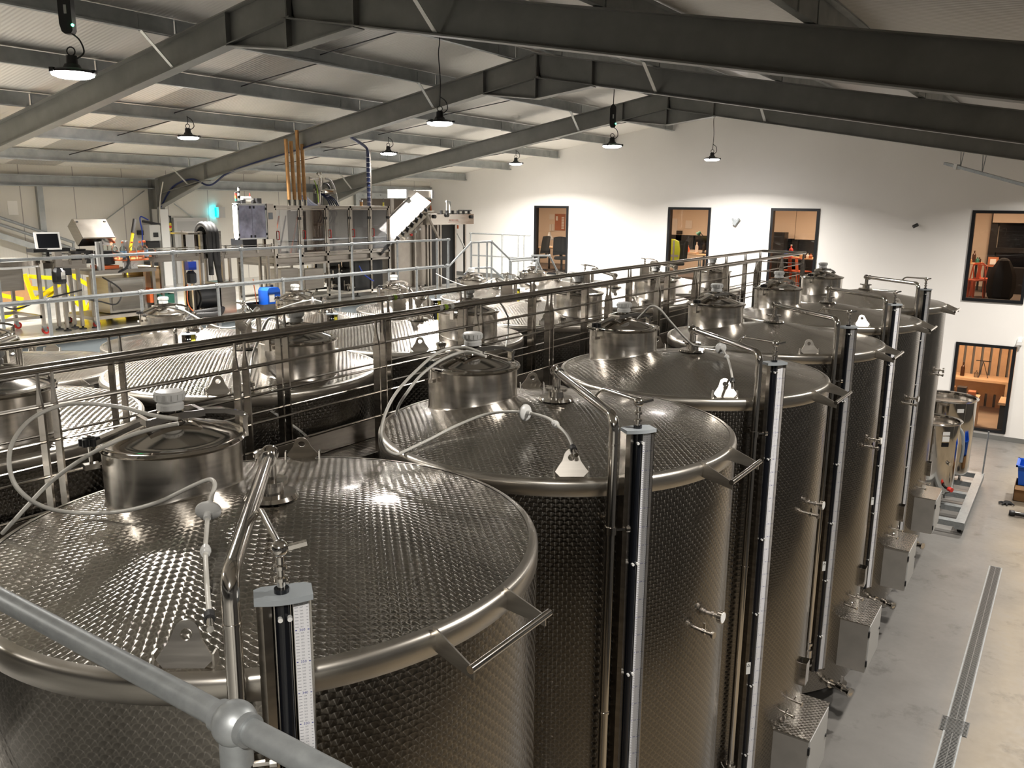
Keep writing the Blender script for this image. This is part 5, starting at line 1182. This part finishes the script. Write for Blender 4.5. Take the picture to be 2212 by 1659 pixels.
# under the bed
m = MB()
rnd = random.Random(3)
for k in range(26):
    y = 11.9+rnd.random()*1.1; z = MZ+.2+rnd.random()*.5; x = -12.2-rnd.random()*.8
    m.cyl((x, y, z), (x, y+.05+rnd.random()*.2, z), .02+.03*rnd.random(), 10)
    m.cyl((x, y, z-.1), (x, y, z+.12), .014, 8)
m.build('pump_set', 'steel_mirror', t)
MB().box((-12.4, 10.45, MZ+.2), (-12.05, 10.95, 3.75)).build('control_box', 'steel_sheet', t); MB().box((-12.4, 11.15, MZ+.3), (-12.05, 11.72, 3.70)).build('control_box', 'steel_sheet', t)
MB().box((-13.2, 12.9, MZ+.1), (-12.2, 13.9, 3.80)).build('under_cover', 'motor_black', t)
MB().tube(bez([(-12.0, 12.85, 3.7), (-11.95, 12.95, 3.5), (-11.96, 13.2, 3.35), (-12.0, 13.35, 3.3)]), .014, 8).build('blue_line', 'blue_plastic', t)
for y in (FY0+.05, 11.6, 12.8, FY1-.08): MB().lathe([(0, 0), (.07, 0), (.06, .02), (.02, .03), (.02, .12)], 14, (FX-.03, y, MZ)).build('foot', 'black_rubber', t)
# smoke coloured guard at the entry
t = thing('entry_guard', 'smoky clear guard box with white frame at the entry of the filling machine', 'guard', (-12.2, 9.75, 4.43))
y0, y1, z0, z1, x0, x1 = 9.32, 10.08, 4.43, 5.16, -12.13, -11.98
m = MB()
for z in (z0, z1-.03): m.box((x0, y0, z), (x1, y0+.03, z+.03)).box((x0, y1-.03, z), (x1, y1, z+.03)).box((x1-.03, y0, z), (x1, y1, z+.03)).box((x0, y0, z), (x0+.03, y1, z+.03))
for x in (x0, x1-.03):
    for y in (y0, y1-.03): m.box((x, y, z0), (x+.03, y+.03, z1))
fr = m.build('guard_frame', 'white_paint', t)
ym = (y0+y1)/2
MB().box((x1-.02, y0+.03, z0+.03), (x1-.012, ym-.004, z1-.03)).build('guard_door', 'perspex_smoke', t); MB().box((x1-.02, ym+.004, z0+.03), (x1-.012, y1-.03, z1-.03)).build('guard_door', 'perspex_smoke', t)
MB().box((x0+.03, y0+.01, z0+.03), (x1-.03, y0+.018, z1-.03)).build('side_pane', 'perspex_smoke', t); MB().box((x0, y0, z1), (x1, y1, z1+.01)).build('top_sheet', 'white_paint', t)
for y, z in ((ym-.05, z1-.07), (ym+.05, z1-.07), (ym-.05, z0+.06), (ym+.05, z0+.06), (y0+.02, z1-.1), (y1-.02, z1-.1), (y0+.02, z0+.1), (y1-.02, z0+.1)): MB().box((x1-.012, y-.014, z-.025), (x1+.01, y+.014, z+.025)).build('door_hinge', 'black_plastic', t)
MB().box((x0+.005, y0+.06, z0+.05), (x0+.015, y1-.06, z1-.05)).build('inner_panel', 'motor_black', t); MB().box((x0+.02, ym+.05, z0+.24), (x0+.08, y1-.08, z0+.36)).build('inner_box', 'white_paint', t)
MB().box((-12.5, y0+.2, 4.25), (-12.1, y1-.2, z0)).build('support', 'motor_black', t)
t = thing('control_panel', 'brushed steel operator panel with small screen, left of the clear doors', 'control panel', (-12.1, 10.18, 4.43))
MB().box((-12.4, 10.085, 4.42), (-11.97, 10.265, 5.17)).build('panel_body', 'steel_brushed', t); MB().box((-11.97, 10.12, 4.84), (-11.963, 10.23, 4.98)).build('display', 'grey_plastic', t)
def beacon(label, x, y, z, cols):
    t = thing('signal_beacon', label, 'signal light', (x, y, z))
    MB().cyl((x, y, z), (x, y, z+.05), .026, 14).build('base', 'black_plastic', t)
    for k, c in enumerate(cols): MB().cyl((x, y, z+.05+k*.052), (x, y, z+.05+(k+1)*.052), .025, 16).build('light_segment', c, t)
    MB().lathe([(.026, 0), (.02, .025), (0, .03)], 14, (x, y, z+.05+len(cols)*.052)).build('top', 'black_plastic', t)
beacon('red, amber and green signal beacon on the smoky guard box', -12.1, 9.40, 5.17, ('green_plastic', 'orange_plastic', 'red_plastic'))
beacon('black and white striped beacon beside the coloured one on the guard box', -12.1, 9.48, 5.17, ('white_plastic', 'black_plastic', 'white_plastic', 'black_plastic', 'white_plastic'))
t = thing('actuator', 'white cylinder unit with red lever lying on top of the smoky guard box', 'actuator', (-12.3, 9.75, 5.17))
MB().cyl((-12.2, 9.62, 5.26), (-12.2, 9.84, 5.26), .055, 20).cyl((-12.2, 9.84, 5.26), (-12.2, 9.92, 5.26), .02, 12).build('cylinder', 'white_paint', t); MB().box((-12.28, 9.56, 5.17), (-12.12, 9.66, 5.25)).box((-12.3, 9.94, 5.17), (-12.1, 10.06, 5.28)).build('block', 'black_plastic', t)
MB().bar((-12.2, 9.84, 5.28), (-12.2, 9.84, 5.38), .015, .01).build('lever', 'red_plastic', t)
# tall tubes
for k, (px, pb, tx, ty) in enumerate(((625, 434, 617, 300), (637, 436, 628, 305), (648, 437, 641, 281), (659, 436, 652, 311))):
    p = on_x(px, pb, -12.35); q = on_x(tx, ty, -12.35); z1_ = q.z
    t = thing('cork_tube', ('first', 'second', 'third and tallest', 'fourth')[k]+' brown upright feed tube from the left above the filling machine', 'tube', (p.x, p.y, 5.13), 'brown feed tubes')
    MB().tube([(p.x, p.y, 5.22), (p.x, (p.y+q.y)/2, 5.9), (p.x, q.y, z1_)], .042, 12, cap=False).tube([(p.x, p.y, 5.24), (p.x, (p.y+q.y)/2, 5.9), (p.x, q.y, z1_-.01)], .034, 12, cap=True).build('tube', 'copper_tube', t)
    MB().cyl((p.x, p.y, 5.12), (p.x, p.y, 5.26), .046, 16).build('socket', 'chrome', t)
# chrome manifold
t = thing('pipe_manifold', 'polished pipe manifold with round open port on top of the filling machine', 'manifold', (-12.6, 11.7, 5.13))
c = on_x(697, 414, -12.3)
MB().cyl((c.x, c.y-.27, c.z), (c.x, c.y+.24, c.z), .045, 20).lathe([(.035, 0), (.07, 0), (.075, .03), (.06, .05), (.05, .3), (0, .3)], 24, (c.x+.12, c.y-.02, c.z), 'X').build('port_pipe', 'chrome', t)
MB().lathe([(0, .004), (.05, .004)], 20, (c.x+.123, c.y-.02, c.z), 'X').build('port_opening', 'black_plastic', t)
MB().tube(bend([(c.x, c.y-.14, 5.13), (c.x+.1, c.y-.14, 5.80), (c.x+.1, c.y-.24, 5.86)], .06), .03, 14).tube([(c.x-.1, c.y+.05, 5.13), (c.x-.1, c.y+.05, 5.9)], .026, 14).tube(bend([(c.x-.1, c.y-.3, 5.75), (c.x-.1, c.y+.0, 5.75), (c.x-.1, c.y+.0, 5.5)], .05), .03, 14).build('riser', 'chrome', t)
MB().tube([(c.x-.15+.0, c.y+.22+.16*cos(a), c.z+.03+.16*sin(a)) for a in [k*.2-1.6 for k in range(18)]], .026, 12).build('return_bend', 'motor_black', t)
MB().tube(bez([(c.x, c.y+.10, 5.76), (c.x+.02, c.y+.25, 5.70), (c.x+.03, c.y+.38, 5.45), (c.x+.03, c.y+.42, 5.13)]), .026, 12).build('white_hose', 'hose_white', t)
MB().lathe([(0, 0), (.055, 0), (.055, .14), (.03, .16), (0, .16)], 16, (c.x-.1, c.y+.05, 5.62)).lathe([(0, 0), (.06, 0), (.06, .1), (0, .1)], 16, (c.x, c.y-.2, 5.42)).build('valve_body', 'steel_mirror', t)
for k in range(5):
    MB().tube(bez([(c.x-.05, c.y-.05+.05*k, 5.42), (c.x+.05, c.y+.08+.06*k, 5.28), (c.x+.05, c.y+.18+.07*k, 5.12)]), .014, 8).build('blue_hose', 'blue_hose', t)
MB().tube(bez([(c.x, c.y-.25, 5.7), (c.x+.06, c.y-.22, 5.5), (c.x+.06, c.y-.2, 5.2)]), .010, 8).build('earth_wire', 'tape_green', t)
t = thing('vent_stub', 'small copper stub with white cap on the right end of the filling machine roof', 'vent', (-12.3, 13.1, 5.13))
p = on_x(780, 436, -12.3); MB().cyl((p.x, p.y, 5.13), (p.x, p.y, 5.24), .035, 16).build('stub', 'copper_tube', t); MB().cyl((p.x, p.y, 5.23), (p.x, p.y, 5.27), .042, 16).build('cap', 'white_plastic', t)
t = thing('cable_drop', 'dark cables tied to a grey post rising from the filling machine to the roof', 'cables', (-12.4, 13.4, 5.13))
p = on_x(797, 436, -12.4); yt = p.y
for k in range(3): MB().tube(bez([(p.x+.02, yt-.06+.035*k, 5.13), (p.x+.02, yt-.06+.035*k, 6.1), (p.x+.02, yt-.05+.03*k, 6.42), on_x(788, 318-2*k, -12.4), on_x(757, 298-2*k, -12.3)]), .016, 8).build('cable', 'blue_hose', t)
MB().box((p.x-.02, yt+.05, 5.13), (p.x+.02, yt+.09, 6.50)).build('post', 'steel_brushed', t)
for k in range(10): MB().cyl((p.x+.02, yt-.03, 5.22+.12*k), (p.x+.02, yt-.03, 5.235+.12*k), .055, 12).build('cable_tie', 'tape_clear', t)
t = thing('aerial', 'short black aerial with yellow base on the right corner of the filling machine', 'aerial', (-12.3, 13.7, 5.13))
p = on_x(828, 438, -12.3); MB().cyl((p.x, p.y, 5.13), (p.x, p.y, 5.22), .02, 10).build('base', 'scale_yellow', t); MB().cyl((p.x, p.y, 5.22), (p.x, p.y, 5.32), .010, 8).build('rod', 'black_plastic', t)
# inclined cap conveyor, cabinet, conveyor head
t = thing('incline_conveyor', 'steep white inclined conveyor rising right of the filling machine', 'conveyor', (-12.1, 14.8, MZ))
a, b = Vector((-12.2, 14.05, 4.42)), Vector((-12.2, 15.55, 5.36)); d = (b-a).normalized(); n_ = Vector((1, 0, 0)).cross(d); n_ = n_ if n_.z > 0 else -n_
tilt = (n_*.75+Vector((.66, 0, 0))).normalized(); side = d.cross(tilt)
MB().obox((a+b)/2, d*(b-a).length/2, side*.26, tilt*.02).build('belt', 'white_plastic', t)
for s in (-1, 1): MB().obox((a+b)/2+side*.27*s, d*(b-a).length/2, side*.012, tilt*.06).build('side_plate', 'steel_mirror', t)
MB().obox((a+b)/2-side*(-.36 if side.z < 0 else .36)+d*-.1+tilt*-.04, d*.5, side*.07, tilt*.05).build('motor_cover', 'steel_brushed', t)
for k in range(7): q = a+d*(.1+.22*k); MB().obox(q+tilt*.05+side*.3*(1 if side.z < 0 else -1), d*.012, side*.05, tilt*.05).build('bracket', 'black_plastic', t)
MB().obox(a-d*.25+Vector((0.05, 0, -.08)), d*.3, side*.2, tilt*.05).build('tail', 'black_rubber', t)
MB().bar((-12.0, 15.45, 4.92), (-11.95, 15.95, 4.2), .05, .05).bar((-12.4, 14.6, MZ), (-12.4, 14.6, 4.6), .06, .06, (0, 1, 0)).bar((-12.4, 15.4, MZ), (-12.4, 15.4, 5.2), .06, .06, (0, 1, 0)).build('support', 'steel_satin', t)
for k in range(4): MB().cyl((-11.98, 14.6+.17*k, 4.33+.07*k), (-11.94, 14.6+.17*k, 4.33+.07*k), .03, 12).build('push_button', ('white_plastic', 'red_plastic', 'cabinet_grey', 'white_plastic')[k], t)
t = thing('cap_hopper', 'tall plain steel cabinet under the inclined conveyor', 'cabinet', (-12.6, 15.2, MZ))
MB().box((-13.2, 14.45, MZ+.05), (-12.45, 16.05, 4.62)).build('cabinet_body', 'steel_sheet', t)
MB().box((-12.46, 14.50, MZ+.10), (-12.445, 15.24, 4.58)).build('cabinet_door', 'steel_satin', t); MB().box((-12.46, 15.26, MZ+.10), (-12.445, 16.0, 4.58)).build('cabinet_door', 'steel_satin', t)
for y in (14.5, 15.98): MB().cyl((-12.5, y, MZ), (-12.5, y, MZ+.06), .04, 12).build('foot', 'black_rubber', t)
t = thing('feed_hopper', 'raised steel hopper with orange trim above the inclined conveyor', 'hopper', (-12.7, 15.5, MZ))
MB().box((-12.9, 15.02, 5.36), (-12.35, 16.12, 5.54)).build('trough', 'steel_satin', t)
for y in (14.98, 16.05): MB().box((-12.95, y, 5.34), (-12.30, y+.07, 5.56)).build('end_cheek', 'cabinet_grey', t)
for y in (15.0, 16.1): MB().box((-12.85, y-.03, MZ), (-12.78, y+.03, 5.34)).build('post', 'steel_satin', t)
MB().bar((-12.4, 15.7, 5.30), (-12.4, 16.08, 5.28), .03, .03).bar((-12.4, 16.08, 5.28), (-12.4, 16.12, 5.0), .03, .03).bar((-12.4, 14.98, 5.2), (-12.4, 14.98, 4.95), .03, .03).build('orange_trim', 'orange_plastic', t)
MB().box((-12.6, 15.55, 5.0), (-12.4, 15.72, 5.2)).build('junction_box', 'grey_plastic', t)
t = thing('cap_sorter', 'steel conveyor head with red lettering standing on posts before the gable wall', 'machine', (-12.2, 16.6, MZ))
y0, y1, z0, z1 = 15.62, 17.55, 4.64, 4.92
MB().box((-12.5, y0, z0), (-12.0, y1, z1)).build('body', 'steel_brushed', t)
m = MB(); put_text(m, 'MORECAN', (-11.9985, 16.62, 4.75), (0, 1, 0), (0, 0, 1), .085); m.build('red_lettering', 'ink_red', t, smooth=False)
MB().box((-11.9985, 16.36, 4.70), (-11.998, 16.88, 4.706)).build('red_line', 'ink_red', t)
MB().box((-12.4, y0, z1), (-12.1, y1, z1+.02)).cyl((-12.3, y0+.05, z1+.06), (-12.3, y0+.5, z1+.06), .035, 14).build('belt', 'chrome', t)
for k in range(6): MB().box((-12.08, 16.1+.25*k, z1), (-12.02, 16.16+.25*k, z1+.10)).build('guide_bracket', 'black_plastic', t)
MB().tube([(-12.05, 16.9, z1+.1), (-12.05, 17.5, z1+.1)], .02, 8).build('guide_bar', 'black_plastic', t)
for y, z, r_ in ((17.42, 4.84, .05), (15.75, 4.86, .05), (16.30, 4.90, .06)): MB().cyl((-12.0, y, z), (-11.95, y, z), r_, 16).build('roller_end', 'black_plastic', t)
MB().tube(bend([(-12.05, 16.52, z1-.05), (-12.05, 16.52, 5.26), (-12.05, 16.34, 5.26)], .03), .025, 10).cyl((-12.05, 16.36, 4.95), (-12.05, 16.36, 5.30), .010, 8).build('sensor_arm', 'cabinet_grey', t)
for y in (15.95, 16.08, 17.2):
    for x in (-12.12, -12.48): MB().box((x, y, MZ), (x+.07, y+.06, z0)).build('post', 'steel_satin', t)
MB().box((-12.55, 16.15, MZ), (-12.5, 17.25, z0)).build('dark_back', 'black_rubber', t)
MB().bar((-12.0, 16.78, 4.38), (-12.0, 17.1, 4.0), .04, .03).build('discharge_chute', 'white_plastic', t); MB().cyl((-12.0, 16.80, 4.52), (-12.0, 16.80, 4.62), .025, 10).build('orange_stub', 'orange_plastic', t)
# loose things on the raised floor
p = on_x(570, 632, -11.75)
t = thing('drip_tray', 'low black plastic spill tray on the floor in front of the filling machine', 'tray', (-11.6, p.y, MZ))
m = MB(); tub(m, -11.95, -11.35, 9.35, 10.25, MZ+.005, MZ+.16, .03, .02); m.build('tray_body', 'black_plastic', t)
t = thing('drum', 'bright blue plastic canister standing in the black spill tray', 'canister', (-11.65, 9.78, MZ+.02))
MB().prism([(-.17, 0), (.17, 0), (.17, .40), (.12, .46), (-.12, .46), (-.17, .40)], (-11.82, 9.78, MZ+.02), (0, 1, 0), (0, 0, 1), (.30, 0, 0)).build('canister_body', 'blue_bright', t, angle=25)
MB().box((-11.519, 9.65, MZ+.18), (-11.517, 9.79, MZ+.34)).build('label_sheet', 'paper', t); MB().cyl((-11.66, 9.85, MZ+.48), (-11.66, 9.85, MZ+.53), .03, 14).build('cap', 'black_plastic', t)
t = thing('cardboard_box', 'pale cardboard carton standing behind the labelling machine frame', 'box', (-12.6, 7.5, MZ))
MB().box((-12.9, 7.36, MZ+.38), (-12.4, 7.72, 3.95)).build('carton', 'cardboard_light', t); MB().box((-12.9, 7.34, MZ), (-12.35, 7.74, MZ+.38)).build('lower_carton', 'white_paint', t)
t = thing('storage_crate', 'small dark green crate under the conveyor beside the pale carton', 'crate', (-12.2, 7.62, MZ))
m = MB(); tub(m, -12.3, -12.02, 7.42, 7.8, MZ+.30, MZ+.48, .02, .015); m.build('crate_body', 'green_plastic', t); MB().box((-12.28, 7.44, MZ), (-12.04, 7.78, MZ+.30)).build('stool', 'white_paint', t)
t = thing('orange_sack', 'bright orange bag beside the steel cabinet of the labelling machine', 'bag', (-12.15, 7.3, MZ))
m = MB().box((-12.35, 7.22, MZ+.35), (-12.02, 7.36, MZ+.62)); m.build('bag_body', 'orange_plastic', t)
# yellow folding barriers and pallet truck
def barrier(label, segs, x):
    c = on_x(*segs[0][0], x); t = thing('folding_barrier', label, 'barrier', (c.x, c.y, MZ), 'yellow folding barriers')
    for k, (a, b) in enumerate(segs):
        xx = x-.045*k; MB().bar(on_x(*a, xx), on_x(*b, xx), .03, .075).build('bar', 'yellow_paint', t)
    return t
barrier('yellow folding barrier of flat bars behind the white round table', [((53, 592), (74, 652)), ((62, 597), (120, 601)), ((62, 622), (96, 624)), ((70, 650), (132, 612)), ((101, 650), (124, 612)), ((5, 688), (52, 660)), ((0, 637), (50, 647)), ((133, 606), (171, 660)), ((160, 654), (176, 655))], -13.5)
barrier('yellow folding barrier of flat bars behind the labelling machine frame', [((143, 588), (198, 620)), ((146, 590), (166, 592)), ((176, 640), (186, 684)), ((180, 684), (199, 645))], -13.4)
barrier('short yellow folding barrier at the right of the labelling machine', [((306, 640), (312, 660)), ((309, 645), (340, 660))], -13.3)
t = thing('cardboard_box', 'brown carton between the yellow trestles behind the conveyor', 'box', (-14.2, 5.9, MZ))
MB().box((-14.6, 5.3, MZ+.35), (-14.1, 6.1, MZ+.75)).build('carton', 'cardboard', t); MB().box((-14.7, 5.2, MZ), (-14.05, 6.2, MZ+.35)).build('pallet_stack', 'cabinet_grey', t)
t = thing('pallet_truck', 'pallet truck with yellow handle and black grip behind the bottles', 'pallet truck', (-13.2, 7.3, MZ))
a, b = on_x(279, 552, -13.2), on_x(291, 473, -13.2)
MB().cyl(a+(a-b)*1.3, a+(b-a)*.62, .028, 12).build('handle', 'yellow_paint', t); MB().cyl(a+(b-a)*.62, b, .034, 12).build('grip', 'black_rubber', t)
MB().box((-13.6, 7.0, MZ+.08), (-13.45, 8.1, MZ+.16)).box((-13.1, 7.0, MZ+.08), (-12.95, 8.1, MZ+.16)).box((-13.6, 6.95, MZ+.05), (-12.95, 7.1, MZ+.4)).build('fork', 'yellow_paint', t)
for x in (-13.5, -13.05): MB().cyl((x-.03, 6.98, MZ+.06), (x+.03, 6.98, MZ+.06), .06, 14).build('wheel', 'black_rubber', t)
LINE = None
# left wall fittings
t = thing('column_casing', 'white boxed casing around the foot of the second frame column', 'casing', (XL+.3, 9.5, FZ))
a, b = on_x(347, 452, XL+.35), on_x(361, 452, XL+.35)
MB().box((XL+.01, a.y-.02, FZ), (XL+.35, b.y+.02, a.z)).build('casing_body', 'white_paint', t)
p = on_x(366, 490, XL+.06); t = thing('isolator_switch', 'yellow isolator switch with red knob on the left wall', 'switch', (XL, p.y, p.z))
MB().box((XL, p.y-.05, p.z-.09), (XL+.07, p.y+.05, p.z+.09)).build('body', 'scale_yellow', t); MB().cyl((XL+.07, p.y, p.z), (XL+.10, p.y, p.z), .03, 14).build('knob', 'red_plastic', t)
MB().tube(bez([(XL+.03, p.y+.07, FZ), (XL+.03, p.y+.07, p.z+.1), (XL+.03, p.y+.05, p.z+.22), (XL+.03, p.y-.02, p.z+.25), (XL+.03, p.y-.02, p.z+.09)]), .014, 8).build('cable', 'black_plastic', t)
p = on_x(478, 459, XL+.1); t = thing('wall_unit', 'small grey wall unit glowing cyan at its left edge', 'wall unit', (XL, p.y, p.z))
MB().box((XL, p.y-.08, p.z-.13), (XL+.12, p.y+.10, p.z+.13)).build('body', 'cabinet_grey', t); MB().box((XL+.004, p.y-.115, p.z-.10), (XL+.03, p.y-.085, p.z+.11)).build('light_strip', 'led_cyan', t)
area('cyan_glow', (XL+.10, p.y-.13, p.z+.02), .12, .8, (.0, .85, 1.0), 180, (0, radians(90), 0))
a, b = on_x(15, 434, XL), on_x(40, 464, XL); t = MB().box((XL, a.y, b.z), (XL+.006, b.y, a.z)).build('notice_sheet', 'paper', None); tag(t, 'white paper notice on the cream left wall at the left edge', 'notice')
for k, (px_, lb_) in enumerate(((85, 'galvanised side rail post on the cream left wall, left of the diagonal brace'),)):
    p = on_x(px_, 440, XL); t = MB().box((XL, p.y-.06, FZ), (XL+.08, p.y+.06, 5.47)).build('wall_post', 'purlin_steel', None); tag(t, lb_, 'post')
a, b = on_x(195, 500, XL+.05), on_x(312, 412, XL+.05); t = MB().tube([a, b], .012, 8).build('wall_brace', 'purlin_steel', None); tag(t, 'thin diagonal brace rod rising to the right on the left wall', 'brace')
a, b = on_x(376, 440, XL+.05), on_x(430, 480, XL+.05); t = MB().tube([a, b], .012, 8).build('wall_brace', 'purlin_steel', None); tag(t, 'thin diagonal brace rod falling to the right above the grey door', 'brace')
# cable run along the second rafter
pts = []
for x, dz in ((-14.8, -.65), (-14.3, -.30), (-13.6, -.26), (-13.0, -.50), (-12.4, -.37), (-11.5, -.33), (-10.5, -.34), (-9.6, -.33)): pts.append((x, 9.51-.06, ztop(x)+dz))
t = MB().tube(bez(pts, 6), .02, 8).build('cable_run', 'blue_hose', None); tag(t, 'dark blue cable clipped along the lower edge of the second roof frame', 'cable')
pts = [(-14.75, 9.42, 5.25), (-14.8, 9.40, 4.8), (-14.86, 9.38, 4.2), (-14.86, 9.36, 3.6)]
t = MB().tube(bez([(-14.6, 9.42, 5.62)]+pts, 6), .012, 8).build('cable_run', 'hose_white', None); tag(t, 'thin white cable hanging down the second frame column', 'cable')
t = thing('hose_reel_arm', 'dark wall arm with blue hose beside the second frame column', 'hose reel', (XL+.3, 9.1, 4.5))
a, b = on_x(308, 478, XL+.4), on_x(345, 485, XL+.4); MB().bar(a, b, .05, .05).build('arm', 'black_plastic', t)
MB().tube(bez([on_x(320, 475, XL+.4), on_x(304, 468, XL+.4), on_x(303, 480, XL+.4), on_x(307, 500, XL+.4), on_x(308, 540, XL+.4)]), .014, 8).build('blue_hose', 'blue_plastic', t)
MB().box((XL+.02, 9.05, 4.45), (XL+.42, 9.2, 4.55)).build('bracket', 'black_plastic', t)
p = on_x(332, 510, XL+.5); t = thing('pressure_washer', 'grey and black wall unit in front of the second frame column', 'wall unit', (p.x, p.y, FZ))
MB().box((p.x-.15, p.y-.14, p.z-.1), (p.x+.08, p.y+.12, p.z+.25)).build('housing', 'cabinet_grey', t); MB().box((p.x+.08, p.y-.06, p.z-.02), (p.x+.09, p.y+.06, p.z+.08)).build('gauge', 'black_plastic', t); MB().box((p.x-.2, p.y-.16, FZ), (p.x+.0, p.y+.14, p.z-.1)).build('stand', 'black_plastic', t)
